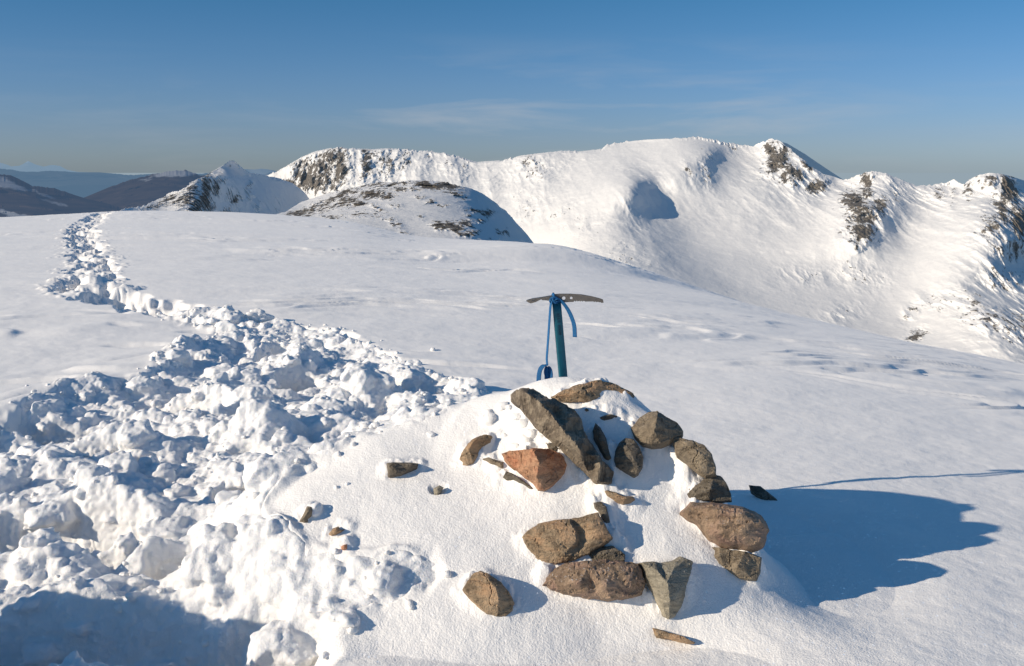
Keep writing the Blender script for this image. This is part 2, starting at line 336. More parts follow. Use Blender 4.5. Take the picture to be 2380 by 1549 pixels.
# --- the trail leading away
TR_px = [(245,494),(215,510),(190,535),(196,560),(205,590),(215,620),(215,650),(195,668),(240,684),(300,695),(370,712),(440,728),(520,752)]
TR = [tuple(hit(px, py)[:2]) for px, py in TR_px]
TWd = [.36, .32, .27, .25, .24, .24, .22, .30, .20, .14, .12, .13, .2]
TX0, TX1, TY0, TY1, TS = -19., -1.0, 7.0, 46., .020
tx = np.arange(TX0, TX1, TS); ty = np.arange(TY0, TY1, TS)
def trail_q(x, y):
    q = np.full(np.shape(x), 1e9)
    for (a, b, wa, wb) in zip(TR[:-1], TR[1:], TWd[:-1], TWd[1:]):
        ex, ey = b[0]-a[0], b[1]-a[1]; t = np.clip(((x-a[0])*ex+(y-a[1])*ey)/(ex*ex+ey*ey), 0, 1)
        q = np.minimum(q, np.hypot(x-a[0]-t*ex, y-a[1]-t*ey)/(wa+(wb-wa)*t))
    return q
TXX, TYY = np.meshgrid(tx, ty)
tq = trail_q(TXX+.12*fbm(TXX*2, TYY*2, o=2, s=61), TYY+.3*fbm(TXX*2, TYY*2, o=2, s=62))
HT = np.zeros_like(TXX); HT -= .075*sstep(1.0, .6, tq)*(1+1.3*fbm(TXX*1.3, TYY*.8, o=2, s=63))
for q in range(150):
    u_ = q/150*(len(TR)-2); i_ = int(u_); f_ = u_-i_; hx = TR[i_][0]*(1-f_)+TR[i_+1][0]*f_+random.choice((-1, 1))*random.uniform(.05, .22); hy = TR[i_][1]*(1-f_)+TR[i_+1][1]*f_+random.uniform(-.15, .15)
    jx = int((hx-TX0)/TS); jy = int((hy-TY0)/TS); W_ = 22
    if W_ < jx < HT.shape[1]-W_ and W_ < jy < HT.shape[0]-W_:
        HT[jy-W_:jy+W_, jx-W_:jx+W_] -= .10*sstep(1.1, .5, np.hypot((TXX[jy-W_:jy+W_, jx-W_:jx+W_]-hx)/.12, (TYY[jy-W_:jy+W_, jx-W_:jx+W_]-hy)/.2))
splat(HT, TX0, TY0, TS, lambda X, Y: X*0+1.1, 1500, .05, .10, 1.5, None, k=.8, sink=.35)
splat(HT, TX0, TY0, TS, lambda X, Y: X*0+1.1, 5500, .025, .055, 1.5, None, k=.9, sink=.3)
def sample(Hm, x0, y0, cs, x, y):
    ny, nx = Hm.shape; u = (x-x0)/cs; v = (y-y0)/cs; ok = (u >= 0) & (u < nx-1.001) & (v >= 0) & (v < ny-1.001)
    u = np.clip(u, 0, nx-1.001); v = np.clip(v, 0, ny-1.001); i = u.astype(int); j = v.astype(int); fu = u-i; fv = v-j
    r = (Hm[j, i]*(1-fu)+Hm[j, i+1]*fu)*(1-fv)+(Hm[j+1, i]*(1-fu)+Hm[j+1, i+1]*fu)*fv
    return np.where(ok, r, 0)
def shade_bank(x, y):   # unseen bank added left of the view to shade the lower-left snow
    d = poly_open(x, y, [(-2.9, 1.2), (-2.2, 1.75), (-1.9, 2.2), (-2.05, 2.45)])
    return .42*np.exp(-(d/.26)**4*.7)*(1+.45*fbm(x*4.5, y*4.5, o=4, s=91, gain=.6)) 
DENTS = []      # (plan polygon, depth) filled by the stones
def ground(x, y, dents=True):
    x = np.atleast_1d(np.asarray(x, float)); y = np.atleast_1d(np.asarray(y, float))
    z = z0(x, y)+mound(x, y)+drift(x, y)+ripples(x, y)
    z = z+np.where(y < 9.55, sample(H, GX0, GY0, GS, x, y), 0)+sample(HT, TX0, TY0, TS, x, y)*sstep(7.2, 8.4, y)
    z = z+shade_bank(x, y)
    if dents:
        for poly, dep, w in DENTS:
            xs = [p[0] for p in poly]; ys = [p[1] for p in poly]; m = (x > min(xs)-w) & (x < max(xs)+w) & (y > min(ys)-w) & (y < max(ys)+w)
            if m.any():
                d = poly_dist(x[m], y[m], poly); z[m] -= dep*sstep(-w, .3*w, d) if dep > 0 else dep*sstep(-w, .1*w, d)*(.8+1.5*fbm(x[m]*20, y[m]*20, o=3, s=505))
    return z
# ================================================================== STONES
MUD = (.085, .07, .052); 
RM = {
 'tan': rock_material('tan_sandstone', (.11, .075, .045), (.31, .225, .14), (.46, .35, .23), (1, 1, 2.5), (.4, .3, 0), orange=(.44, .27, .15)),
 'grey': rock_material('grey_schist', (.06, .048, .034), (.215, .17, .118), (.37, .30, .21), (1, 3.5, 1), (.2, .5, .9)),
 'slab': rock_material('banded_schist', (.055, .042, .03), (.21, .165, .118), (.44, .365, .26), (5.0, 1, 1), (0, .82, 0)),
 'dark': rock_material('dark_slate', (.04, .034, .027), (.13, .108, .08), (.26, .215, .16), (1, 3, 1), (0, .4, .6)),
 'orange': rock_material('rusty_quartzite', (.20, .10, .055), (.46, .25, .14), (.56, .37, .24), (1, 1, 1.6), (.3, 0, 0), orange=(.50, .20, .10)),
 'olive': rock_material('olive_slate', (.12, .108, .082), (.30, .265, .20), (.46, .41, .31), (1, 1, 3), (.9, .2, 0)),
 'pink': rock_material('pinkish_gneiss', (.08, .055, .038), (.29, .20, .13), (.45, .33, .23), (1, 2, 1), (.6, .2, .4), orange=(.32, .20, .15), frost=.5),
}
def Z1(p): return (1027+p[0]*.3002, 848.4+p[1]*.3002)
def Z2(p): return (1027+p[0]*.3753, 1143.1+p[1]*.3753)
def Z3(p): return (678.7+p[0]*.3171, 1027+p[1]*.3171)
def ZD(p): return p
def resample(pl, step):
    out = []
    for i in range(len(pl)):
        a = np.array(pl[i]); b = np.array(pl[(i+1) % len(pl)]); n = max(1, int(round(np.linalg.norm(b-a)/step)))
        for k in range(n): out.append(a+(b-a)*k/n)
    return out
def chaikin(pl):
    out = []
    for i in range(len(pl)):
        a = np.array(pl[i], float); b = np.array(pl[(i+1) % len(pl)], float); out += [a*.9+b*.1, a*.1+b*.9]
    return out
PENDING = []
def stone(label, mat, zf, outline, inner, tilt=.45, thick=.06, lift=.012, bev=.0045, y=None, yaw=0.0, rough=.004, sd=1, dent=.035, dw=.03, name='stone', step=None, rimk=.6):
    ol = [zf(p) for p in outline]; inn = [(*zf(p[:2]), p[2]) for p in inner]
    cx = sum(p[0] for p in ol)/len(ol); cy = sum(p[1] for p in ol)/len(ol)
    if y is None:
        P = hit(cx, cy, base1); e = .03
        g = lambda a, b: float(base1(a, b)[0]); nx = -(g(P[0]+e, P[1])-g(P[0]-e, P[1]))/(2*e); ny = -(g(P[0], P[1]+e)-g(P[0], P[1]-e))/(2*e)
        ns = np.array([nx, ny, 1.0]); ns /= np.linalg.norm(ns)
    else: P = at_y(cx, cy, y); ns = np.array([0, -.35, .94])
    d = ray(cx, cy); d /= np.linalg.norm(d)
    n = (1-tilt)*(-d)+tilt*ns; n = n/np.linalg.norm(n)
    if yaw: c_, s_ = math.cos(yaw), math.sin(yaw); n = np.array([n[0]*c_-n[1]*s_, n[0]*s_+n[1]*c_, n[2]])
    P = P-d*(lift if lift < .01 or lift > .06 else lift*.45)
    def onp(px, py):
        r = ray(px, py); return r*((P@n)/(r@n))[..., None]
    size = max(max(p[0] for p in ol)-min(p[0] for p in ol), max(p[1] for p in ol)-min(p[1] for p in ol))
    st = step or max(2.0, size/52)
    # coarse facets
    co = [Vector((p[0], p[1])) for p in ol]+[Vector((p[0], p[1])) for p in inn]; ne = len(ol)
    vs, es, fs, ov, _, _ = delaunay_2d_cdt(co, [(i, (i+1) % ne) for i in range(ne)], [], 1, 1e-5)
    el = [0.0]*len(vs)
    def rim_el(v):
        if not inn: return .010
        wq = [1/((v[0]-p[0])**2+(v[1]-p[1])**2+4)**2 for p in inn]; return rimk*sum(a*p[2] for a, p in zip(wq, inn))/sum(wq)
    for i, o in enumerate(ov):
        if o: el[i] = max((inn[k-ne][2] if k >= ne else rim_el(vs[i])) for k in o)
        else: el[i] = rim_el(vs[i])
    tri = np.array([f for f in fs if len(f) == 3]); V2 = np.array([(v[0], v[1]) for v in vs]); EL = np.array(el)
    def coarse(q):
        best = np.zeros(len(q)); done = np.zeros(len(q), bool)
        for a, b, c in tri:
            A_, B_, C_ = V2[a], V2[b], V2[c]; det = (B_[0]-A_[0])*(C_[1]-A_[1])-(C_[0]-A_[0])*(B_[1]-A_[1])
            if abs(det) < 1e-9: continue
            w1 = ((q[:, 0]-A_[0])*(C_[1]-A_[1])-(C_[0]-A_[0])*(q[:, 1]-A_[1]))/det; w2 = ((B_[0]-A_[0])*(q[:, 1]-A_[1])-(q[:, 0]-A_[0])*(B_[1]-A_[1]))/det
            m = (w1 >= -1e-6) & (w2 >= -1e-6) & (w1+w2 <= 1+1e-6) & ~done
            best[m] = (EL[a]*(1-w1-w2)+EL[b]*w1+EL[c]*w2)[m]; done |= m
        return best
    rim = resample(ol, st)
    rim = [r+np.array([vn(np.array([r[0]*.09+sd*7.]), np.array([r[1]*.09]))[0], vn(np.array([r[0]*.09+sd*3.+50]), np.array([r[1]*.09]))[0]])*st*.4 for r in rim]
    rp = [tuple(r) for r in rim]
    xs = np.arange(min(p[0] for p in rp), max(p[0] for p in rp), st); ys = np.arange(min(p[1] for p in rp), max(p[1] for p in rp), st)
    QX, QY = np.meshgrid(xs, ys); QX = QX.ravel()+rng.uniform(-.25, .25, QX.size)*st; QY = QY.ravel()+rng.uniform(-.25, .25, QY.size)*st
    dd = poly_dist(QX, QY, rp); k = dd > st*.6; Q = np.stack([QX[k], QY[k]], 1)
    ptsd = [Vector(r) for r in rp]+[Vector(q) for q in Q]; nr = len(rp)
    vs, es, fs, ov, _, _ = delaunay_2d_cdt(ptsd, [(i, (i+1) % nr) for i in range(nr)], [], 1, 1e-6)
    W = np.array([(v[0], v[1]) for v in vs]); dist = np.maximum(poly_dist(W[:, 0], W[:, 1], rp), 0)
    ppm = F/np.linalg.norm(P); dm = dist/ppm          # distance to the rim in metres
    onrim = np.array([bool(o) and min(o) < nr for o in ov])
    prof = np.clip(dm/bev, 0, 1)**.8; prof[onrim] = 0
    X3 = onp(W[:, 0], W[:, 1])
    nz = fbm(X3[:, 0]*60+sd*9, X3[:, 1]*60, X3[:, 2]*60, o=4, s=sd)
    st_ = fbm(X3[:, 0]*14+sd*5, X3[:, 1]*14, X3[:, 2]*70, o=3, s=sd+5)
    U = (W-W.mean(0))/(np.abs(W-W.mean(0)).max()); rs = np.random.default_rng(sd*13+1); chip = np.full(len(W), 9.0)
    for q in range(9):
        a = q*.7+rs.uniform(-.4, .4); g_ = rs.uniform(.2, 1.5); chip = np.minimum(chip, rs.uniform(.75, 1.05)+.28*g_-g_*(U[:, 0]*math.cos(a)+U[:, 1]*math.sin(a)))
    cr = np.abs(fbm(X3[:, 0]*16+sd, X3[:, 1]*16, X3[:, 2]*16, o=2, s=sd+70)); crack = sstep(.028, .0, cr)
    E = (np.maximum(chip, -.6)*thick*(.16 if len(inn) > 3 else .34)-.005*crack+coarse(W)*1.6+.006)*prof+prof*(rough*.55*nz+rough*1.35*np.round(st_*3.2)/2.2)
    top = X3+n*E[:, None]
    depth_ = thick*np.sqrt(np.clip(dm/(thick*.9), 0, 1))
    # keep the hidden back inside the cone of the outline
    back = X3-n*(bev*.3+depth_)[:, None]; ctr = X3[onrim].mean(0); back = ctr-n*0+(back-ctr)*(1-.25*np.clip(depth_/thick, 0, 1))[:, None]
    nv = len(vs); idx = np.arange(nv); bi = idx.copy(); inner_i = np.where(~onrim)[0]; bi[inner_i] = nv+np.arange(len(inner_i))
    V = np.concatenate([top, back[inner_i]])
    T = np.array([f for f in fs if len(f) == 3])
    # outward orientation
    a_, b_, c_ = top[T[0][0]], top[T[0][1]], top[T[0][2]]
    if np.cross(b_-a_, c_-a_)@n < 0: T = T[:, ::-1]
    Fc = np.concatenate([T, bi[T][:, ::-1]])
    loc = P-n*thick*.4
    o = mesh_obj(name, V, Fc, RM[mat], loc=loc)
    o.data.set_sharp_from_angle(angle=math.radians(20))
    tag(o, label, 'stone', 'weathered stones of the cairn')
    RIMW = X3[onrim]-n*.01; DENTS.append(([tuple(p[:2]) for p in hull2(RIMW[:, :2])], dent*.7 if dw >= .05 else -.017, dw*.4 if dw >= .05 else .04))
    return o
def hull2(P):
    P = sorted(map(tuple, P)); 
    def half(S):
        h = []
        for p in S:
            while len(h) > 1 and (h[-1][0]-h[-2][0])*(p[1]-h[-2][1])-(h[-1][1]-h[-2][1])*(p[0]-h[-2][0]) <= 0: h.pop()
            h.append(p)
        return h[:-1]
    return half(P)+half(P[::-1])
stone('smooth brown humpbacked stone lying on the very top of the cairn', 'tan', Z1,
 [(840,250),(930,200),(1060,150),(1210,118),(1300,135),(1410,180),(1480,220),(1498,255),(1470,275),(1400,285),(1300,300),(1200,310),(1110,310),(1030,305),(950,310),(880,295)],
 [(1040,205,.022),(1120,160,.012),(1090,250,.02),(1250,200,.004),(1200,150,.008),(1380,230,.003)], tilt=.15, y=3.33, thick=.10, sd=2, dent=0, yaw=.25)
stone('long grey-brown split slab leaning diagonally down the middle of the cairn', 'slab', Z1,
 [(530,230),(560,205),(620,185),(700,185),(760,215),(800,250),(870,270),(940,300),(1020,345),(1080,420),(1100,520),(1180,640),(1260,760),(1330,830),(1310,930),(1280,945),(1200,930),(1120,860),(1000,740),(900,640),(800,560),(720,480),(640,390),(600,340),(540,290)],
 [(640,250,.05),(740,330,.07),(830,430,.075),(930,560,.075),(1050,700,.07),(1200,860,.05),(760,250,.02),(900,350,.03),(980,440,.045),(1090,600,.045),(1220,760,.04),(870,400,.03),(980,530,.03),(1100,690,.03),(1230,840,.02),(1060,430,.01),(1160,640,.01),(620,330,.03),(760,500,.04),(900,640,.04),(1080,830,.03)], tilt=.25, thick=.11, lift=.085, rimk=.4, sd=3, rough=.005, dent=.03, yaw=.1)
stone('blocky stone with a bright orange left face, wedged under the long leaning slab', 'orange', Z1,
 [(465,690),(520,665),(700,665),(820,660),(930,690),(970,780),(950,850),(910,900),(850,960),(790,995),(740,990),(700,930),(600,850),(520,790),(480,740)],
 [(690,695,.05),(745,810,.06),(725,900,.035),(620,700,.02),(860,720,.022),(850,850,.02),(560,740,.012)], tilt=.3, thick=.11, lift=.035, sd=4, rough=.0035, dent=.045, yaw=.1)
stone('thin dark slab edge poking out beneath the orange-faced block', 'dark', Z1,
 [(470,875),(500,822),(560,850),(640,900),(720,955),(745,992),(700,988),(620,940),(550,905),(500,895)], [(600,895,.008)], tilt=.5, thick=.04, lift=.0, sd=5, bev=.008)
stone('tilted narrow brown stone standing left of the orange-faced block', 'tan', Z1,
 [(130,740),(150,700),(230,600),(300,560),(350,545),(400,560),(380,610),(320,660),(290,730),(250,790),(200,805),(150,800),(160,770)],
 [(270,620,.028),(220,690,.03),(180,755,.018),(330,600,.02),(300,660,.01)], tilt=.4, thick=.05, lift=.006, sd=6, dent=.05, dw=.035)
stone('crumbly grey stone half sunk in snow by the orange-faced block', 'grey', Z1,
 [(310,730),(370,718),(430,742),(490,755),(480,820),(430,805),(370,775)], [(400,760,.008)], tilt=.6, thick=.04, lift=-.003, sd=7, bev=.008)
stone('tiny dark stone in shaded snow just under the humpbacked top stone', 'dark', Z1,
 [(1098,350),(1115,338),(1138,345),(1140,360),(1118,368)], [], tilt=.5, thick=.02, lift=.0, sd=8, bev=.006, step=1.2)
stone('dark flat oval stone melting out of the snow below the top stone', 'dark', Z1,
 [(1203,415),(1250,392),(1310,378),(1372,400),(1320,430),(1260,442)], [(1290,405,.006)], tilt=.6, thick=.03, lift=.0, sd=9, bev=.008)
stone('dark stone half hidden under the middle of the long leaning slab', 'dark', Z1,
 [(800,610),(860,600),(930,660),(1000,740),(960,760),(900,700),(820,665)], [(880,660,.01)], tilt=.3, thick=.05, lift=.004, sd=41)
stone('upright dark pointed shard just right of the long leaning slab', 'dark', Z1,
 [(1190,448),(1230,490),(1270,570),(1310,670),(1325,740),(1290,765),(1250,740),(1210,660),(1175,570),(1168,510)], [(1240,600,.02),(1210,520,.015),(1285,720,.015)], tilt=.25, thick=.05, lift=.03, sd=10, bev=.01)
stone('dark rounded stone with a pale lower corner beside the pointed shard', 'dark', Z1,
 [(1340,670),(1370,610),(1420,565),(1480,580),(1530,640),(1560,720),(1555,800),(1520,860),(1490,885),(1430,850),(1340,800),(1330,740)], [(1420,650,.02),(1480,760,.028),(1400,760,.02)], tilt=.3, thick=.08, lift=.03, sd=11)
stone('angular grey-brown block at the upper right shoulder of the cairn', 'grey', Z1,
 [(1480,480),(1530,410),(1600,370),(1670,375),(1740,420),(1820,450),(1870,510),(1870,550),(1850,580),(1800,590),(1770,620),(1700,650),(1620,660),(1550,640),(1490,570),(1460,490)],
 [(1590,430,.02),(1660,470,.05),(1640,570,.05),(1740,500,.03),(1780,480,.02),(1560,530,.03)], tilt=.25, thick=.10, lift=.0, y=3.19, sd=12, dent=.02)
stone('broad curved grey stone on the right shoulder, touching the angular block', 'grey', Z1,
 [(1775,570),(1800,545),(1870,570),(1940,585),(2040,630),(2090,690),(2120,780),(2128,870),(2040,880),(1980,850),(1900,780),(1820,720),(1795,640)],
 [(1880,630,.015),(1960,680,.02),(2050,760,.018),(1930,740,.01)], tilt=.2, thick=.09, lift=.0, y=3.12, sd=13, dent=.02)
stone('dark wedge-shaped stone sitting on top of the big mottled boulder', 'dark', Z1,
 [(1850,1000),(1900,950),(1980,920),(2040,870),(2090,850),(2150,860),(2200,910),(2240,1000),(2245,1065),(2150,1075),(2050,1070),(1950,1070),(1900,1060)],
 [(2080,900,.015),(2060,970,.03),(1960,1010,.022),(2160,990,.012)], tilt=.2, thick=.09, lift=.02, sd=14)
stone('big mottled pinkish-grey boulder on the right side of the cairn', 'pink', Z2,
 [(1455,150),(1490,105),(1540,65),(1640,65),(1750,75),(1870,95),(1950,130),(2010,180),(2025,240),(2005,300),(1990,350),(1920,385),(1820,370),(1720,355),(1640,315),(1600,270),(1560,220),(1500,190)],
 [(1560,120,.035),(1700,140,.055),(1850,170,.055),(1940,220,.04),(1720,260,.05),(1850,280,.045),(1930,320,.025),(1620,210,.035)], tilt=.15, thick=.12, lift=.04, sd=15, rough=.006, bev=.02, y=3.02)
stone('brown stone tucked directly under the big mottled boulder', 'grey', Z2,
 [(1648,335),(1720,345),(1800,360),(1880,370),(1980,410),(1975,490),(1950,560),(1900,565),(1840,555),(1760,500),(1690,450),(1660,400)],
 [(1720,410,.025),(1830,480,.035),(1800,400,.01),(1930,440,.01),(1900,530,.02)], tilt=.15, thick=.09, lift=.03, sd=16, y=2.96)
stone('dark stone lowest in the right-hand pile, under the mottled boulder', 'dark', Z2,
 [(1750,535),(1840,545),(1955,550),(1945,600),(1870,615),(1800,590)], [], tilt=.2, thick=.06, lift=.0, sd=17, y=2.95)
stone('small thin tan stone lying alone below the foot of the long slab', 'tan', Z1,
 [(1250,985),(1275,968),(1340,985),(1400,1010),(1480,1020),(1500,1045),(1460,1075),(1400,1095),(1330,1070),(1270,1030)], [(1340,1020,.012),(1420,1050,.012)], tilt=.5, thick=.03, lift=.006, sd=18, bev=.01)
stone('dark narrow stone standing behind the right end of the cracked tan slab', 'dark', Z2,
 [(938,68),(985,62),(1022,95),(1050,200),(1070,290),(1030,300),(995,200),(965,130),(945,110)], [(1000,130,.01)], tilt=.2, thick=.05, lift=.0, sd=19)
stone('dark stone in the gap between the cracked tan slab and the long rusty stone', 'dark', Z2,
 [(760,450),(850,400),(1000,340),(1060,335),(1135,390),(1135,445),(1000,455),(850,460)], [], tilt=.3, thick=.06, lift=-.02, sd=20, dent=.05)
stone('broad flat tan slab with a black crack across its face', 'tan', Z2,
 [(497,285),(530,240),(600,195),(690,180),(800,168),(900,145),(970,130),(1000,180),(1030,240),(1065,290),(1000,340),(900,400),(800,440),(700,460),(640,455),(580,420),(540,370),(510,320)],
 [(600,250,.022),(700,215,.025),(790,200,.025),(822,250,.026),(833,300,.026),(820,335,.024),(700,340,.026),(600,320,.02),(812,190,.010),(842,250,.008),(855,300,.008),(842,345,.012),(930,200,.022),(990,270,.02),(930,320,.02),(760,390,.022),(660,400,.016)], tilt=.2, thick=.08, lift=.045, sd=21, rough=.003, dent=.05)
stone('long rusty-brown stone with dark hollows below the cracked tan slab', 'pink', Z2,
 [(615,585),(650,530),(700,480),(760,445),(880,430),(1000,420),(1130,435),(1220,445),(1260,560),(1240,640),(1150,665),(1040,683),(900,670),(780,650),(680,620)],
 [(760,500,.03),(900,490,.045),(1050,500,.04),(1160,530,.035),(1200,590,.02),(850,580,.05),(1000,600,.05),(740,590,.035),(1150,610,.03),(950,635,.028)], tilt=.2, thick=.08, lift=.03, sd=22, rough=.007)
stone('triangular olive-grey slate standing on its point at the front of the cairn', 'olive', Z2,
 [(1220,440),(1300,430),(1360,440),(1420,430),(1475,400),(1550,430),(1540,490),(1500,600),(1480,700),(1440,780),(1400,800),(1360,780),(1330,700),(1290,620),(1250,540)],
 [(1300,500,.045),(1350,570,.055),(1370,680,.05),(1392,765,.02),(1420,470,.03),(1480,440,.02),(1340,470,.02)], tilt=.15, thick=.07, lift=.035, sd=23, rough=.003, yaw=.2)
stone('rounded leaf-shaped tan stone apart at the front left foot of the cairn', 'tan', Z2,
 [(125,610),(150,565),(190,510),(240,490),(300,520),(370,570),(420,630),(450,690),(440,740),(400,790),(340,790),(270,770),(210,720),(160,670)],
 [(265,545,.02),(255,620,.022),(245,700,.014),(280,560,.026),(330,620,.03),(350,700,.028),(205,600,.012),(380,740,.012)], tilt=.35, thick=.07, lift=.012, sd=24, rough=.0025, dent=.02)
stone('thin tan sliver of stone lying in the snow at the very front', 'tan', Z2,
 [(1303,845),(1330,848),(1420,875),(1500,900),(1572,935),(1560,947),(1480,937),(1400,917),(1330,907),(1315,880)], [(1420,895,.006)], tilt=.5, thick=.02, lift=.008, sd=25, bev=.006, dent=.004, dw=.05, step=1.8)
stone('thin dark splinter of stone in the shadow right of the cairn', 'dark', ZD,
 [(1740,1128),(1768,1131),(1800,1156),(1836,1186),(1815,1187),(1775,1167),(1746,1148)], [(1785,1155,.006)], tilt=.1, thick=.025, lift=.05, sd=26, bev=.005, dent=.0, dw=.05, step=1.8)
stone('square dark grey stone set alone in the smooth snow on the left flank', 'dark', Z3,
 [(690,158),(740,150),(860,152),(925,160),(920,205),(860,235),(790,270),(720,283),(695,275)], [(740,210,.02),(820,200,.01),(880,180,.014)], tilt=.2, thick=.05, lift=.0, sd=27, dent=.035, dw=.03, bev=.009)
stone('tiny pointed stone in a melt hollow on the smooth left flank', 'olive', Z3,
 [(1035,345),(1080,318),(1112,335),(1095,375),(1065,402),(1040,385)], [(1075,350,.01)], tilt=.2, thick=.03, lift=-.004, sd=28, dent=.04, dw=.05, bev=.007, step=1.5)
stone('small knobbly brown stone farthest left, at the edge of the trodden snow', 'grey', Z3,
 [(50,590),(90,520),(110,475),(150,475),(172,510),(155,550),(125,575),(140,605),(90,612)], [(125,520,.015),(90,575,.01)], tilt=.2, thick=.04, lift=.0, sd=29, dent=.03, bev=.008, step=1.8)
stone('small brown stone capped by snow crumbs, right of the farthest left one', 'tan', Z3,
 [(265,680),(300,635),(340,622),(355,645),(405,640),(365,672),(330,692),(290,702)], [(320,655,.008)], tilt=.2, thick=.03, lift=.0, sd=30, dent=.03, bev=.007, step=1.5)
stone('small reddish stone just below the snow-capped brown one', 'orange', Z3,
 [(355,770),(380,755),(417,745),(412,800),(380,812),(357,800)], [], tilt=.2, thick=.03, lift=.0, sd=31, dent=.03, bev=.007, step=1.5)
# ================================================================== ground mesh
def build_ground():
    a0 = math.radians(29.5)
    ph = np.concatenate([np.linspace(-math.pi, -math.radians(60), 50)[:-1], np.linspace(-math.radians(60), -a0, 110)[:-1], np.linspace(-a0, a0, 1560), np.linspace(a0, math.pi, 110)[1:]])
    segs = [(.25, 2.35, .03), (2.35, 3.95, .0037)]
    r = list(np.arange(.25, 2.35, .03))+list(np.arange(2.35, 3.95, .0038)); x = 3.95
    while x < 9: r.append(x); x += .0050+(x-3.95)*.0055
    while x < 70: r.append(x); x += x*x*.00027+.002
    while x < 170: r.append(x); x *= 1.12
    r = np.array(r); PH, RR = np.meshgrid(ph, r); X = RR*np.sin(PH); Y = RR*np.cos(PH)
    Zg = ground(X.ravel(), Y.ravel())
    V = np.stack([X.ravel(), Y.ravel(), Zg], 1)
    print('ground verts', len(V), len(r))
    o = mesh_obj('ground', V, grid_faces(len(r), len(ph), flip=True), SNOW)
    return tag(o, 'snow covered summit plateau with trodden path and cairn mound', kind='structure')
build_ground()
# ---- loose lumps of kicked-up snow
def lump_verts(sub=2):
    bm = bmesh.new(); bmesh.ops.create_icosphere(bm, subdivisions=sub, radius=1); V = np.array([v.co[:] for v in bm.verts]); Fv = np.array([[v.index for v in f.verts] for f in bm.faces]); bm.free(); return V, Fv
def make_lumps(name, spots, sub=2, seed=3):
    V0, F0 = lump_verts(sub); VV = []; FF = []; k = 0
    for x, y, z, R in spots:
        s = seed+k; n = .75*fbm(V0[:, 0]*1.3+k*3.1, V0[:, 1]*1.3, V0[:, 2]*1.3, o=2, s=seed)+.7*(np.abs(vn(V0[:, 0]*2.4+k*1.7, V0[:, 1]*2.4, V0[:, 2]*2.4, seed+5))-.3)
        ang = random.uniform(0, 6.28); sc = np.array([random.uniform(.8, 1.25), random.uniform(.8, 1.25), random.uniform(.65, 1.0)])
        P = V0*(1+.55*n)[:, None]*sc*R; c_, s_ = math.cos(ang), math.sin(ang); P = np.stack([P[:, 0]*c_-P[:, 1]*s_, P[:, 0]*s_+P[:, 1]*c_, P[:, 2]], 1)
        VV.append(P+np.array([x, y, z])); FF.append(F0+k*len(V0)); k += 1
    return np.concatenate(VV), np.concatenate(FF)
def scatter(n, mask, area, rmin, rmax, pw):
    X = rng.uniform(area[0], area[1], n); Y = area[2]+(area[3]-area[2])*rng.uniform(0, 1, n)**1.4; R = rmin+(rmax-rmin)*rng.uniform(0, 1, n)**pw
    k = mask(X, Y) > rng.uniform(0, 1, n); X, Y, R = X[k], Y[k], R[k]; Zz = ground(X, Y)
    return list(zip(X, Y, Zz+R*.25, R))
gf = lambda x, y: ground(x, y)-sample(H, GX0, GY0, GS, x, y)+sample(HF, GX0, GY0, GS, x, y)
def scat(n, mask, rmin, rmax, pw, sink):
    X = rng.uniform(-3.9, .3, n); Y = 1.9+7.3*rng.uniform(0, 1, n)**1.35; R = rmin+(rmax-rmin)*rng.uniform(0, 1, n)**pw
    k = mask(X, Y) > rng.uniform(0, 1, n); X, Y, R = X[k], Y[k], R[k]; return list(zip(X, Y, gf(X, Y)-R*sink, R))
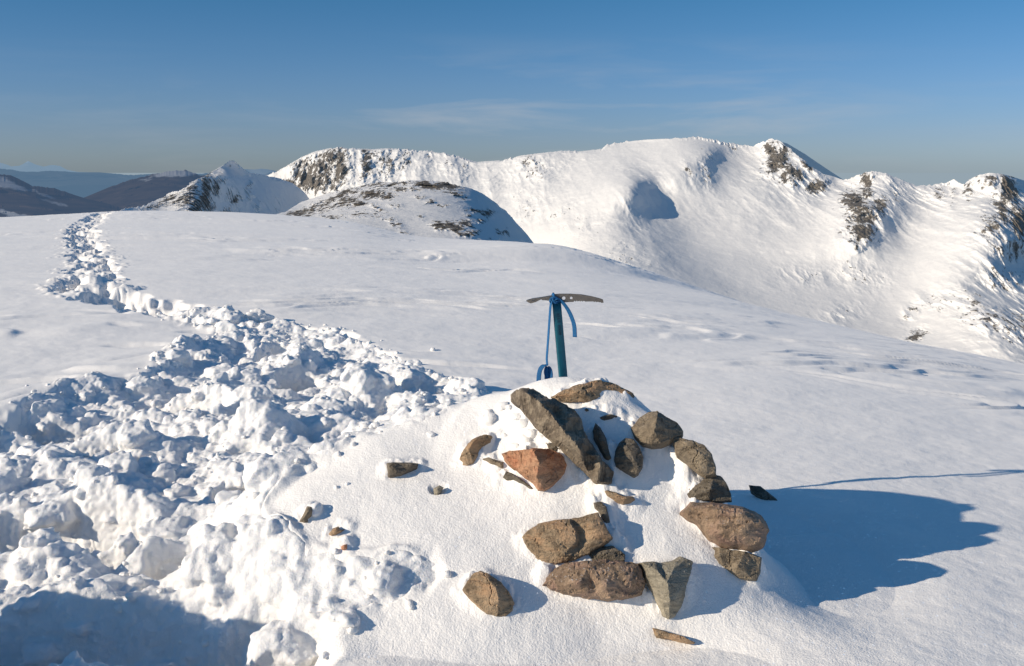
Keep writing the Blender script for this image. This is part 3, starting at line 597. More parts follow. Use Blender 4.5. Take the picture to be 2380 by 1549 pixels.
def trodden_snow():
    cs = .012; xs = np.arange(-4.1, .34, cs); ys = np.arange(1.7, 9.4, cs); X, Y = np.meshgrid(xs, ys); x, y = X.ravel(), Y.ravel()
    c = sample(cmask, GX0, GY0, GS, x, y); e = np.minimum(sstep(-4.1, -3.9, x), sstep(1.7, 1.9, y)); c = c*e*sstep(9.4, 9.1, y)
    Z = gf(x, y)-.022*(1-c); nv = len(x); keep = c.reshape(X.shape) > .001
    k = keep.copy()
    for _ in range(3): k[1:-1, 1:-1] |= k[:-2, 1:-1] | k[2:, 1:-1] | k[1:-1, :-2] | k[1:-1, 2:]
    q = k[:-1, :-1] & k[1:, :-1] & k[:-1, 1:] & k[1:, 1:]; f = grid_faces(len(ys), len(xs))[q.ravel()]
    # close it into a slab
    used = np.unique(f); mp_ = -np.ones(nv, int); mp_[used] = np.arange(len(used)); f = mp_[f]; top = np.stack([x, y, Z], 1)[used]; bot = top-np.array([0, 0, .05]); n = len(top)
    ed = np.concatenate([f[:, [0, 1]], f[:, [1, 2]], f[:, [2, 3]], f[:, [3, 0]]]); key = ed[:, 0].astype(np.int64)*n+ed[:, 1]; rk_ = ed[:, 1].astype(np.int64)*n+ed[:, 0]; be = ed[~np.isin(key, rk_)]
    side = np.stack([be[:, 0], be[:, 0]+n, be[:, 1]+n, be[:, 1]], 1)
    quads = np.concatenate([f, f[:, ::-1]+n, side]); V = np.concatenate([top, bot])
    lst = scat(300, INm(.12), .06, .125, 1.3, .30)+scat(750, INm(.04), .03, .065, 1.6, .15)+scat(1700, near_mask, .013, .032, 1.8, .05)
    LV, LF = make_lumps('x', lst, 2, seed=4)
    tri = LF+len(V)
    me = bpy.data.meshes.new('t'); allv = np.concatenate([V, LV]); me.vertices.add(len(allv)); me.vertices.foreach_set('co', allv.astype(np.float32).ravel())
    nl = quads.size+tri.size; me.loops.add(nl); me.loops.foreach_set('vertex_index', np.concatenate([quads.ravel(), tri.ravel()]).astype(np.int32))
    me.polygons.add(len(quads)+len(tri)); me.polygons.foreach_set('loop_start', np.concatenate([np.arange(len(quads))*4, quads.size+np.arange(len(tri))*3]).astype(np.int32)); me.update(calc_edges=True)
    o = bpy.data.objects.new('t', me); C.objects.link(o); m = o.modifiers.new('r', 'REMESH'); m.mode = 'VOXEL'; m.voxel_size = .0068
    m2 = o.modifiers.new('s', 'SMOOTH'); m2.factor = .5; m2.iterations = 3
    ev = bpy.data.meshes.new_from_object(o.evaluated_get(bpy.context.evaluated_depsgraph_get())); bpy.data.objects.remove(o)
    P = np.empty(len(ev.vertices)*3, np.float32); ev.vertices.foreach_get('co', P); P = P.reshape(-1, 3).astype(float)
    lp = np.empty(len(ev.loops), np.int32); ev.loops.foreach_get('vertex_index', lp); tot = np.empty(len(ev.polygons), np.int32); ev.polygons.foreach_get('loop_total', tot); print('remesh', len(P), tot.min(), tot.max())
    nn = np.empty(len(ev.vertices)*3, np.float32); ev.vertices.foreach_get('normal', nn); nn = nn.reshape(-1, 3)
    m = sstep(9, 5, P[:, 1])*.5+.5
    h = .015*(.32-np.abs(vn(P[:, 0]*15, P[:, 1]*15, P[:, 2]*15, 301)))+.0075*(.32-np.abs(vn(P[:, 0]*34+3, P[:, 1]*34, P[:, 2]*34, 302)))+.0028*vn(P[:, 0]*75, P[:, 1]*75, P[:, 2]*75, 303)
    h = -h; P = P+nn*(h*m)[:, None]
    ev.vertices.foreach_set('co', P.astype(np.float32).ravel()); ev.update(); ev.polygons.foreach_set('use_smooth', [True]*len(ev.polygons)); ev.materials.clear(); ev.materials.append(SNOWC)
    ev.name = 'trodden_snow'; o = bpy.data.objects.new('trodden_snow', ev); C.objects.link(o)
    return tag(o, 'churned and trodden snow with boot holes and merged clods left of the cairn', 'snow', kind='stuff')
trodden_snow()
sp1 = scat(2300, near_mask, .006, .017, 2.0, -.2)
for q in range(22):      # crusty lumps blown against the left of the long slab
    P_ = hit(random.uniform(1125, 1262), random.uniform(925, 1035), base1); R_ = random.uniform(.008, .034); sp1.append((P_[0], P_[1], float(ground(P_[0], P_[1])[0])-R_*.6, R_))
V, Fc = make_lumps('snow_clumps', sp1, 2)
tag(mesh_obj('snow_crumbs', V, Fc, SNOW), 'loose crumbs of kicked-up snow scattered along the trodden path', 'snow', kind='stuff')
def big_lump(px, py, R, label, sub=4):
    P = hit(px, py, z0); z = float(ground(P[0], P[1])[0])
    V, Fc = make_lumps('x', [(P[0], P[1], z+R*.45, R)], sub, seed=int(px)); o = mesh_obj('snow_lump', V, Fc, SNOW, loc=(P[0], P[1], z)); tag(o, label, 'snow lump', 'lumps of snow beside the path')
big_lump(600, 744, .085, 'large rounded snowball sitting on the edge of the trodden path')
big_lump(1007, 826, .018, 'small lone pellet of snow on the smooth slope beyond the cairn', 3)
big_lump(800, 782, .04, 'jagged little clod of snow standing at the right edge of the path', 3)
# ================================================================== ICE AXE
AY = 3.70
def Z4(p): return (1187.8+p[0]*.17297, 660.9+p[1]*.17297)
def w4(p, y=AY): return at_y(*Z4(p), y)
axe = bpy.data.objects.new('ice_axe', None); C.objects.link(axe); bp = w4((700, 1285)); axe.location = tuple(bp-np.array([0, 0, .1]))
tag(axe, 'ice axe with teal shaft planted upright in the snow behind the cairn', 'ice axe')
STEEL = plain('worn_steel', (.25, .215, .18), .42, .85, nscale=90, var=.3)
TEAL = plain('teal_anodised_shaft', (.014, .125, .17), .36, .3, nscale=40, var=.35)
WEB = plain('blue_webbing', (.012, .10, .25), .75, 0, .3, nscale=220, var=.5, bump=.003)
INK = plain('dark_print', (.008, .012, .035), .6, 0)
def curve_plate(name, rings, thick, mat, parent, y=AY, bevel=.0006):
    cu = bpy.data.curves.new(name, 'CURVE'); cu.dimensions = '2D'; cu.fill_mode = 'BOTH'; cu.extrude = thick/2; cu.bevel_depth = bevel
    ref = w4(rings[0][0], y)
    for rg in rings:
        s = cu.splines.new('POLY'); s.points.add(len(rg)-1); s.use_cyclic_u = True
        for i, p in enumerate(rg):
            w = w4(p, y); s.points[i].co = (w[0]-ref[0], w[2]-ref[2], 0, 1)
    tmp = bpy.data.objects.new('tmp', cu); C.objects.link(tmp); dg = bpy.context.evaluated_depsgraph_get()
    me = bpy.data.meshes.new_from_object(tmp.evaluated_get(dg)); bpy.data.objects.remove(tmp)
    V = np.array([v.co[:] for v in me.vertices]); V = np.stack([V[:, 0]+ref[0], y-V[:, 2], V[:, 1]+ref[2]], 1)
    fc = [tuple(p.vertices)[::-1] for p in me.polygons]
    return mesh_obj(name, V, fc, mat, parent, smooth=False)
def circ(cx, cy, r, n=20): return [(cx+r*math.cos(2*math.pi*k/n), cy+r*math.sin(2*math.pi*k/n)) for k in range(n)]
pick = [(560,138),(650,130),(800,130),(950,140),(1080,163),(1180,188),(1232,206),(1242,245),(1212,249),(1196,236),(1182,243),(1166,233),(1150,240),(1134,230),(1118,238),(1104,230),(995,232),(980,220),(962,232),(946,220),(930,232),(914,220),(898,231),(884,219),(868,231),(852,218),(838,236),(740,240),(640,246),(590,240),(560,225)]
curve_plate('pick', [pick, circ(708,188,25), circ(808,186,20), circ(658,158,5,8)], .0045, STEEL, axe)
adze = [(207,224),(225,212),(290,194),(400,178),(520,158),(562,150),(562,228),(515,218),(455,211),(425,211),(402,198),(365,218),(330,236),(265,254),(240,245)]
curve_plate('adze', [adze, [(275,219),(300,208),(345,200),(350,205),(320,216),(285,226)]], .016, STEEL, axe)
def sweep(name, ctr, widths, wdir, th, mat, parent, seg=8):
    """flat or oval bar along points; wdir = width direction per point"""
    ctr = [np.array(c, float) for c in ctr]; V = []; n = 14
    for i, c in enumerate(ctr):
        t = ctr[min(i+1, len(ctr)-1)]-ctr[max(i-1, 0)]; t /= np.linalg.norm(t); w = np.array(wdir[i] if isinstance(wdir, list) else wdir, float)
        w = w-t*(w@t); w /= np.linalg.norm(w); b = np.cross(t, w); W = widths[i] if hasattr(widths, '__len__') else widths
        for k in range(n):
            a = 2*math.pi*(k+.5)/n; ca, sa = math.cos(a), math.sin(a); e = .45
            V.append(c+w*(W/2)*math.copysign(abs(ca)**e, ca)+b*(th/2)*math.copysign(abs(sa)**e, sa))
    Fs = [(i*n+k, i*n+(k+1) % n, (i+1)*n+(k+1) % n, (i+1)*n+k) for i in range(len(ctr)-1) for k in range(n)]
    Fs += [tuple(range(n))[::-1], tuple((len(ctr)-1)*n+k for k in range(n))]
    return mesh_obj(name, V, Fs, mat, parent)
def spl(pts, m=8):
    P = [np.array(p, float) for p in pts]; out = []
    for i in range(len(P)-1):
        p0, p1, p2, p3 = P[max(i-1, 0)], P[i], P[i+1], P[min(i+2, len(P)-1)]
        for k in range(m):
            t = k/m; out.append(.5*((2*p1)+(-p0+p2)*t+(2*p0-5*p1+4*p2-p3)*t*t+(-p0+3*p1-3*p2+p3)*t**3))
    return out+[P[-1]]
top4, bot4 = w4((608, 215)), w4((704, 1290)); dirv = (bot4-top4)/np.linalg.norm(bot4-top4)
xw = 1.1*np.linalg.norm(w4((665, 400))-w4((558, 400)))
shaft = sweep('shaft', [top4+dirv*t for t in np.linspace(0, .50, 12)], xw, (.97, .25, 0), .017, TEAL, axe)
# dark lettering down the front of the shaft, worn past reading
lv = []; lf = []
random.seed(5)
side = np.cross(dirv, (0, 1, 0)); wv = np.array([.97, .25, 0]); wv -= dirv*(wv@dirv); wv /= np.linalg.norm(wv); fr = np.cross(wv, dirv); fr = fr if fr[1] < 0 else -fr
def quad(t0, t1, u0, u1):
    k = len(lv)
    for t, u in ((t0, u0), (t1, u0), (t1, u1), (t0, u1)): lv.append(top4+dirv*t+wv*u+fr*.0089)
    lf.append((k, k+1, k+2, k+3))
t = .050
while t < .128:
    if not (.083 < t < .090):
        g = random.choice(('H', 'N', 'E', 'I', 'M')); L = .0062
        quad(t, t+.0015, -.0065, .0065)
        if g in 'HNM': quad(t+L-.0015, t+L, -.0065, .0065); quad(t+.0016, t+L-.0016, -.001, .001)
        if g in 'E': quad(t+.0016, t+L, -.0065, -.0048); quad(t+.0016, t+L, .0048, .0065); quad(t+.0016, t+L-.001, -.0008, .0008)
        t += L+.0026 if g != 'I' else .0042
    else: t += .008
mesh_obj('lettering', lv, lf, INK, shaft if False else axe, smooth=False)
FLAT = (1, .35, 0)
# leash: short tail on the right
pl = [w4(p, y) for p, y in (((585,195),AY-.014),((640,205),AY-.018),((700,255),AY-.016),((765,345),AY-.012),((815,450),AY-.010),((848,560),AY-.008),((858,712),AY-.006))]
tail = sweep('leash_tail', spl(pl), .0175, (.9, -.5, -.2), .0022, WEB, axe)
pl = [w4(p, y) for p, y in (((545,215),AY-.012),((530,300),AY-.014),((522,400),AY-.012),((508,600),AY-.01),((500,720),AY-.012),((487,900),AY-.012),((480,1000),AY-.012),((487,1090),AY-.012))]
strap = sweep('leash', spl(pl), .015, (.5, -1, 0), .003, WEB, axe)
loopp = [((487,1085),0),((430,1100),-.004),((392,1150),-.008),((375,1230),-.01),((372,1320),-.01),((378,1390),-.01),((420,1400),-.006),((470,1330),0.0),((480,1240),.002),((470,1180),.003),((488,1120),.004),((520,1150),.004),((533,1220),.002),((527,1290),0),((505,1330),0)]
pl = [w4(p, AY-.012+d) for p, d in loopp]
loop = sweep('wrist_loop', spl(pl, 6), .0175, (1, -.35, .1), .0035, WEB, axe)
# knot of webbing round the head
def blob(name, c, r, mat, parent, sc=(1, 1, 1), sub=3):
    V0, F0 = lump_verts(sub); n = fbm(V0[:, 0]*2, V0[:, 1]*2, V0[:, 2]*2, o=2, s=9); return mesh_obj(name, c+V0*(1+.25*n)[:, None]*np.array(sc)*r, F0, mat, parent)
kn = [w4(p, y) for p, y in (((560,130),AY-.004),((575,160),AY-.014),((560,215),AY-.016),((600,250),AY-.014),((640,215),AY-.013),((590,185),AY-.017),((540,200),AY-.015),((535,235),AY-.008),((550,180),AY+.012),((562,130),AY+.004))]
sweep('knot', spl(kn, 6), .0125, (.3, -.4, .9), .006, WEB, axe)
# ================================================================== MOUNTAINS
def relief(name, label, crest, bottom, ctrl, ncol, nrow, mat, noise_f, rock_px=None, crest_noise=(3, .05), back=(.5, 1.2), lam=1e-3, x_range=None, pw=1.0, keep=2.5):
    cxs = np.array([p[0] for p in crest], float); cys = np.array([p[1] for p in crest], float)
    bxs = np.array([p[0] for p in bottom], float); bys = np.array([p[1] for p in bottom], float)
    x0, x1 = x_range or (cxs[0], cxs[-1]); px = np.linspace(x0, x1, ncol)
    cy = np.interp(px, cxs, cys); am, fr_ = crest_noise
    cy = cy-am*.7*(fbm(px*fr_, px*0+3.3, o=5, s=len(name), gain=.62, ridged=True)-.25)*sstep(.2, .6, .5+.9*fbm(px*.012, px*0+8, o=2, s=12)); by = np.interp(px, bxs, bys)
    v = np.linspace(0, 1, nrow)**pw; PX = np.broadcast_to(px[None], (nrow, ncol)); PY = cy[None]+(by-cy)[None]*v[:, None]
    sc_ = 1/300.
    f = tps([(c[0]*sc_, c[1]*sc_*1.6) for c in ctrl], [math.log(c[2]) for c in ctrl], lam)
    D = np.exp(f(PX*sc_, PY*sc_*1.6)); P = at_y(PX, PY, D)
    dn, rk = noise_f(P, PX, PY, D); fade = sstep(0, keep/nrow*4, v)[:, None]
    D2 = D-dn*(.25+.75*fade); P = at_y(PX, PY, D2)
    # the far side of the ridge falls away behind the crest
    rows = [P]; R0 = rk
    bk = []
    for q, (dy, dz) in enumerate(((.02, -.004), (.08, -.04), (.25, -.16), (.6, -.45))):
        dd = D2[0]*0+float(np.median(D2[0])); bk.append(np.stack([P[0, :, 0], P[0, :, 1]+dd*dy*back[0], P[0, :, 2]+dd*dz*back[0]*back[1]], -1))
    allP = np.concatenate([np.stack(bk[::-1]), P]); RK = np.concatenate([np.repeat(rk[:1]*.0, 4, 0), rk])
    o = mesh_obj(name, allP.reshape(-1, 3), grid_faces(nrow+4, ncol, flip=False), mat); set_attr(o, 'rock', RK)
    return tag(o, label, kind='structure')
def patches(PX, PY, lst):
    r = np.zeros(PX.shape); wa = 9*fbm(PX*.035, PY*.05, o=3, s=401); wb = 12*fbm(PX*.05, PY*.035, o=3, s=402)
    PX = PX+wa; PY = PY+wb*.5
    for cx, cy, a, b, ang, s in lst:
        c_, s_ = math.cos(ang), math.sin(ang); u = (PX-cx)*c_+(PY-cy)*s_; v = -(PX-cx)*s_+(PY-cy)*c_
        q = (u/a)**2+(v/b)**2; r = np.maximum(r, min(s, .80)*np.exp(-q*.6))
    return r
RKS = [(705,400,45,14,-.5,.5),(720,415,50,24,.5,.66),(745,385,30,26,.2,.62),(790,385,16,46,.1,.7),(770,430,40,16,.5,.5),(670,440,30,10,.2,.5),(850,385,14,40,.1,.6),(868,360,30,10,0,.4),(905,380,12,34,.1,.5),(940,370,10,34,.2,.4),(1040,375,10,26,.2,.3),(1000,365,10,20,.2,.3),(1225,375,14,20,.5,.42),(1245,400,16,18,.6,.4),(1790,350,14,20,.4,.6),(1855,405,26,14,.8,.6),(1825,410,12,22,.5,.62),(1820,355,20,16,.4,.6),(770,365,45,16,.0,.62),(735,400,50,25,.6,.62),(690,430,40,14,.2,.55),(735,425,28,20,.5,.6),(790,400,22,35,.2,.6),(850,370,14,30,.1,.5),(890,385,18,30,.2,.42),(930,375,14,30,.2,.3),
 (1255,385,22,22,.7,.33),(1230,480,30,30,.3,.25),(1300,495,30,12,-.6,.32),(1080,390,12,30,.1,.28),
 (1800,335,22,10,.4,.4),(1808,372,24,34,.55,.75),(1835,395,26,16,.9,.6),(1840,425,18,12,.5,.5),(1878,385,24,9,.7,.6),(1900,432,24,15,-.4,.72),(1870,410,20,10,.6,.4),
 (2015,430,16,34,.1,.62),(1985,470,30,24,.5,.72),(2010,500,34,26,.2,.68),(1975,515,20,38,.1,.4),(2042,480,20,24,.1,.6),(2005,540,28,28,.2,.66),(1990,570,22,12,.3,.5),(2080,450,18,24,-.3,.35),
 (2180,450,14,26,-.3,.38),(2215,450,10,26,.4,.40),(2255,440,14,26,.2,.5),(2300,425,30,20,.2,.5),(2345,440,20,40,-.2,.75),(2330,490,20,40,-.3,.62),(2300,530,30,36,.4,.5),(2370,520,20,50,-.2,.7),(2350,580,34,30,.4,.5),
 (2330,650,50,30,.3,.38),(2300,740,70,30,.2,.42),(2370,760,40,40,.2,.42),(2130,780,26,14,-.5,.5),(2120,720,30,12,-.9,.38),(2180,700,40,20,0,.30),(2240,690,40,30,0,.32),(2000,640,60,30,.2,.24),(1870,640,60,20,.2,.2),(1960,730,50,20,-.2,.22),(1460,600,60,30,.2,.2),(1350,520,50,40,.2,.2),(1640,400,14,34,-.4,.34),(1600,395,12,26,-.4,.3),(1650,360,14,12,0,.32),(1700,345,10,12,0,.4)]
def main_noise(P, PX, PY, D):
    x, y, z = P[..., 0], P[..., 1], P[..., 2]
    rk = patches(PX, PY, RKS)
    flute = fbm(x*.022+z*.010, y*.004, z*.004, o=4, s=3, ridged=True)      # gullies running down the fall line
    w = patches(PX, PY, [(1480,460,70,90,0,.5),(850,380,260,60,0,1),(1230,420,130,80,0,.6),(2150,440,300,80,0,.9),(1820,380,80,60,0,.7),(2330,600,90,160,0,.8)])
    d = 26*fbm(x*.004, y*.004, z*.005, o=3, s=5)+19*w*flute+3.5*(.1+w)*fbm(x*.035+z*.012, y*.006, z*.006, o=4, s=33, ridged=True)+9*fbm(x*.02, y*.02, z*.02, o=4, s=6)*(.25+w)+3*fbm(x*.05, y*.05, z*.02, o=4, s=16, ridged=True)*(.3+w)
    crag = fbm(x*.055, y*.02, z*.035, o=5, s=8, ridged=True)
    d = d+np.clip(rk, 0, .8)*26*crag
    d = d+1.5*fbm(x*.09, y*.09, z*.09, o=3, s=15)*(.3+w+rk*2)
    return d, rk*1.12
CREST = [(600,412),(640,400),(680,378),(700,366),(730,353),(760,346),(790,342),(830,346),(870,347),(900,345),(960,349),(1010,352),(1060,362),(1085,371),(1110,377),(1170,372),(1210,362),(1250,357),(1310,350),(1350,352),(1398,347),(1408,337),(1450,330),(1500,325),(1560,322),(1600,320),(1630,318),(1650,322),(1680,330),(1720,336),(1750,339),(1770,331),(1788,323),(1803,325),(1820,333),(1840,350),(1870,374),(1895,394),(1915,405),(1935,410),(1960,418),(1975,416),(1990,408),(2015,400),(2035,399),(2060,404),(2090,417),(2130,432),(2160,430),(2200,425),(2218,418),(2230,424),(2245,430),(2270,410),(2300,402),(2325,404),(2350,410),(2380,420),(2450,430),(2600,450)]
MCTRL = [(600,412,1650),(700,370,1620),(790,342,1600),(700,430,1560),(790,440,1480),(900,345,1590),(900,430,1460),(1010,352,1560),(1010,430,1420),(1110,377,1510),(1110,470,1370),(1250,357,1480),(1200,470,1330),(1200,560,1220),(1250,620,1120),
 (1400,345,1460),(1340,420,1330),(1330,500,1190),(1330,590,1070),(1400,430,1250),(1440,415,1250),(1500,325,1450),(1500,380,1330),(1445,500,1135),(1480,455,1160),(1470,430,1190),(1490,530,1118),(1530,600,1012),(1570,645,960),
 (1515,440,1225),(1530,480,1190),(1555,520,1150),(1570,420,1235),(1630,318,1410),(1610,380,1275),(1640,360,1310),(1680,370,1330),(1690,440,1235),(1580,560,1100),(1600,600,1040),(1750,340,1390),(1750,450,1215),(1750,550,1110),(1750,640,1010),(1700,700,930),
 (1790,323,1370),(1830,400,1270),(1900,410,1260),(1900,520,1120),(1950,620,1020),(1950,720,930),(1960,418,1260),(2030,400,1220),(2010,480,1110),(2000,570,1030),(2130,433,1200),(2110,540,1080),(2120,650,970),(2120,760,880),(2230,424,1180),(2310,402,1130),(2300,500,1030),(2280,620,930),(2300,740,830),(2345,560,980),(2380,850,740),(2380,430,1150),(2400,600,1020),(2500,500,1130),(2500,900,720),(1700,760,860),(1400,650,950),(2100,850,780)]
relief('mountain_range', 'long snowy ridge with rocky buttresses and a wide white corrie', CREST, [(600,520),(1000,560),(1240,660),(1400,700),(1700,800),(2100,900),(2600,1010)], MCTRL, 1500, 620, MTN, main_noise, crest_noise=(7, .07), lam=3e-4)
# nearer rocky hill in the middle
HRK = [(800,452,26,7,-.3,.6),(830,475,22,6,-.1,.6),(760,470,26,7,-.4,.55),(700,492,30,7,-.3,.55),(900,432,30,5,-.1,.55),(930,440,16,6,0,.55),(975,460,12,4,0,.5),(880,490,12,4,0,.5),(905,510,16,5,0,.5),(1060,452,26,7,.3,.5),(1075,520,22,9,.2,.6),(1000,470,12,5,0,.5),(1085,545,24,5,.1,.55),(1120,515,14,6,.1,.5),(940,540,12,4,0,.5),(820,500,20,5,0,.4),(1000,432,34,8,.1,.85),(1040,432,26,9,.2,.8),(940,424,20,5,0,.5),(870,452,30,9,-.2,.62),(900,455,18,8,0,.6),(800,470,34,10,-.3,.55),(735,488,36,12,-.35,.5),(690,498,25,8,-.3,.6),(840,452,12,8,0,.45),(770,505,26,7,0,.5),(870,478,14,5,0,.5),(920,480,14,5,0,.4),(960,440,20,5,0,.5),(1030,478,16,4,.1,.45),(1120,492,34,5,.1,.5),(1130,498,12,10,0,.65),(1040,525,34,9,.05,.66),(1060,530,22,10,.3,.62),(920,524,14,8,0,.5),(980,505,12,5,0,.35),(1170,540,20,8,.3,.55),(1100,540,20,6,.2,.5),(1090,505,10,4,.2,.45),(1210,515,12,12,.6,.4),(1150,470,12,8,.5,.3),(850,500,60,10,0,.3),(1140,560,20,5,.2,.4),(860,430,70,9,-.2,.42)]
def hill_noise(P, PX, PY, D):
    x, y, z = P[..., 0], P[..., 1], P[..., 2]; rk = patches(PX, PY, HRK)*1.02+.10*sstep(1180, 1080, PX)*(.3+.7*sstep(560, 440, PY))
    d = 5*fbm(x*.02, y*.02, z*.03, o=3, s=25)+1.5*fbm(x*.10, y*.10, z*.18, o=4, s=26)
    d = d+np.clip(rk, 0, .8)*9*np.clip(fbm(x*.08, y*.08, z*.5, o=4, s=28, ridged=True), -.2, 1)
    return d, rk
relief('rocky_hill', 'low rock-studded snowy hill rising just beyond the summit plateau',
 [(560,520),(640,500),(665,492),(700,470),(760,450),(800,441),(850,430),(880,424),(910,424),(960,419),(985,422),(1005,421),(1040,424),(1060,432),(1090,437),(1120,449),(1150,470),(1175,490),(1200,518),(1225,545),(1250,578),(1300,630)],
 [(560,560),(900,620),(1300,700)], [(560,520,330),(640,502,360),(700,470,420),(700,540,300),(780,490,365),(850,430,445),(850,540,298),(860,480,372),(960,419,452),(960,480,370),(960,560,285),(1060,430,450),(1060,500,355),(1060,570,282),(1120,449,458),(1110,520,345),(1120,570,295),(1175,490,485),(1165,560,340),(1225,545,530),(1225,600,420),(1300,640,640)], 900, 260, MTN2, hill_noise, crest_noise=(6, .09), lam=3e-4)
# snowy peak on the left, its right-hand face in shade
LRK = [(440,445,46,20,-.5,.5),(478,455,16,50,.05,.72),(400,462,40,12,-.5,.55),(505,432,14,26,.1,.6),(460,480,26,18,0,.6),(545,470,10,26,.2,.5),(580,440,9,24,.2,.42),(535,500,22,14,.2,.6),(432,462,34,22,-.4,.62),(480,440,16,44,.05,.72),(440,450,22,16,0,.6),(395,465,22,9,-.4,.42),(350,482,22,8,-.4,.5),(370,478,20,10,-.5,.5),(515,420,16,8,.2,.5),(505,450,10,20,.1,.4),(540,388,12,7,0,.3),(535,455,9,20,.2,.42),(540,485,16,16,.2,.4),(600,480,10,14,.3,.3),(450,490,30,10,0,.45),(490,485,14,14,0,.6),(640,480,30,20,0,.2)]
def peak_noise(P, PX, PY, D):
    x, y, z = P[..., 0], P[..., 1], P[..., 2]; rk = patches(PX, PY, LRK)*.98
    d = 10*fbm(x*.01, y*.01, z*.02, o=3, s=35)+6*fbm(x*.03+z*.01, y*.01, z*.008, o=4, s=36, ridged=True)+2*fbm(x*.12, y*.12, z*.12, o=3, s=37)
    return d+np.clip(rk, 0, .8)*26*fbm(x*.07, y*.07, z*.03, o=4, s=38, ridged=True), rk
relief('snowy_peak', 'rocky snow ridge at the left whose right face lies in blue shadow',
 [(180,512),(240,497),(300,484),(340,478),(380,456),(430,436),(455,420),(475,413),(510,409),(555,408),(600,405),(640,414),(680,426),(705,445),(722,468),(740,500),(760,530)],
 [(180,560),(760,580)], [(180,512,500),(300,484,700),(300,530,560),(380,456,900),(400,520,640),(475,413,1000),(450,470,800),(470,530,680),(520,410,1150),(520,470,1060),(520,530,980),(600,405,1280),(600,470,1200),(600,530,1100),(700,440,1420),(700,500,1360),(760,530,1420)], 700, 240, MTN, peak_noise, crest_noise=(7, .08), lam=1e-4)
relief('snowy_peak', 'small pointed white summit behind the left ridge',
 [(440,425),(470,413),(500,395),(520,384),(534,374),(543,374),(552,381),(562,390),(578,402),(590,404),(620,410),(660,425)], [(440,440),(660,450)],
 [(440,425,1350),(500,392,1500),(500,430,1400),(540,374,1560),(545,420,1470),(575,394,1680),(575,430,1620),(660,425,1850)], 220, 60, MTN, peak_noise, crest_noise=(1.5, .1), lam=1e-4)
def back_noise(P, PX, PY, D): return 8*fbm(P[..., 0]*.01, P[..., 1]*.01, P[..., 2]*.01, o=4, s=45), PX*0+.05
relief('mountain_slope', 'shaded blue slope showing behind the right-hand rocky summit',
 [(1760,345),(1800,326),(1830,334),(1870,358),(1920,392),(1960,418),(2000,440)], [(1760,430),(2000,470)],
 [(1760,345,1500),(1800,326,1520),(1870,358,1700),(1920,392,1850),(1960,418,1980),(2000,440,2100),(1800,430,1500),(1900,440,1790),(2000,470,2080)], 200, 40, MTN, back_noise, crest_noise=(.8, .05))
# far hills, loch and sea
def far_noise(amp, fr_, s, top=None):
    def g(P, PX, PY, D):
        x, y, z = P[..., 0], P[..., 1], P[..., 2]; d = amp*fbm(x*fr_, y*fr_, z*fr_*3, o=5, s=s, ridged=True)
        return d, patches(PX, PY, top or [])
    return g
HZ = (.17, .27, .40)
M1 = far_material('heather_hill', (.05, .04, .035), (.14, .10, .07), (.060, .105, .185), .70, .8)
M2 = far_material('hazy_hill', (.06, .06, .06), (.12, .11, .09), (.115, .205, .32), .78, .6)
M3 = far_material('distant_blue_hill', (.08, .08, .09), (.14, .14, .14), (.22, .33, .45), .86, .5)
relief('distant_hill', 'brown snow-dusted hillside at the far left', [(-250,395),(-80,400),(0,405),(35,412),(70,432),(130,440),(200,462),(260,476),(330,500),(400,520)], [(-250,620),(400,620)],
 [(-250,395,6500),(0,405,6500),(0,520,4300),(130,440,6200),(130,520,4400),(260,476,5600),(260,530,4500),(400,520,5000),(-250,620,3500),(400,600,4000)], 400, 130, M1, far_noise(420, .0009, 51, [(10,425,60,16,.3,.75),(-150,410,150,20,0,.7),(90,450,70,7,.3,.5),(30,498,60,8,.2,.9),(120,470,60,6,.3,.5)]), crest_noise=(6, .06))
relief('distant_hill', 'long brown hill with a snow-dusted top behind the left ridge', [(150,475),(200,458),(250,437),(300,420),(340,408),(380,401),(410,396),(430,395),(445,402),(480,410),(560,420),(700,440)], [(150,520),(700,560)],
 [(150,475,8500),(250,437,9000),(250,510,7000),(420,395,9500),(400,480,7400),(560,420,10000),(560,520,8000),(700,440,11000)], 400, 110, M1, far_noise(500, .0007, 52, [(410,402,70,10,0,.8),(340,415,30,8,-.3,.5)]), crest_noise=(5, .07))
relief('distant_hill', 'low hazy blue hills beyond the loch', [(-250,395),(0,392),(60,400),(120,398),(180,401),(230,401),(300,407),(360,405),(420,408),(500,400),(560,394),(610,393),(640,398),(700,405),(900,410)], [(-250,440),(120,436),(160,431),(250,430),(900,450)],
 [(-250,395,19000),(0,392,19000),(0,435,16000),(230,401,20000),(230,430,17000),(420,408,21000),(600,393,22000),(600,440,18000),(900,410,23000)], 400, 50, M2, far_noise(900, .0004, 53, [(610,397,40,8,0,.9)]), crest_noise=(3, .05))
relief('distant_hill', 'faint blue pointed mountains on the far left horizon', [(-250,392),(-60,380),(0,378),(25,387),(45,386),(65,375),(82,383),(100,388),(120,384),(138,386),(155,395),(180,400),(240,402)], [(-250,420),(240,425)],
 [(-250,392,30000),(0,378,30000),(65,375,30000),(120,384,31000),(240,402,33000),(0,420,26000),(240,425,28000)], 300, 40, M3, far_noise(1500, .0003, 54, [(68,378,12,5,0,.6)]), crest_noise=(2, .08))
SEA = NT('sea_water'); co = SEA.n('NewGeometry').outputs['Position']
b = SEA.n('Bump', {'Strength': .3, 'Distance': 1.0, 'Height': SEA.noise(co, .02, 4, .6)}).outputs[0]
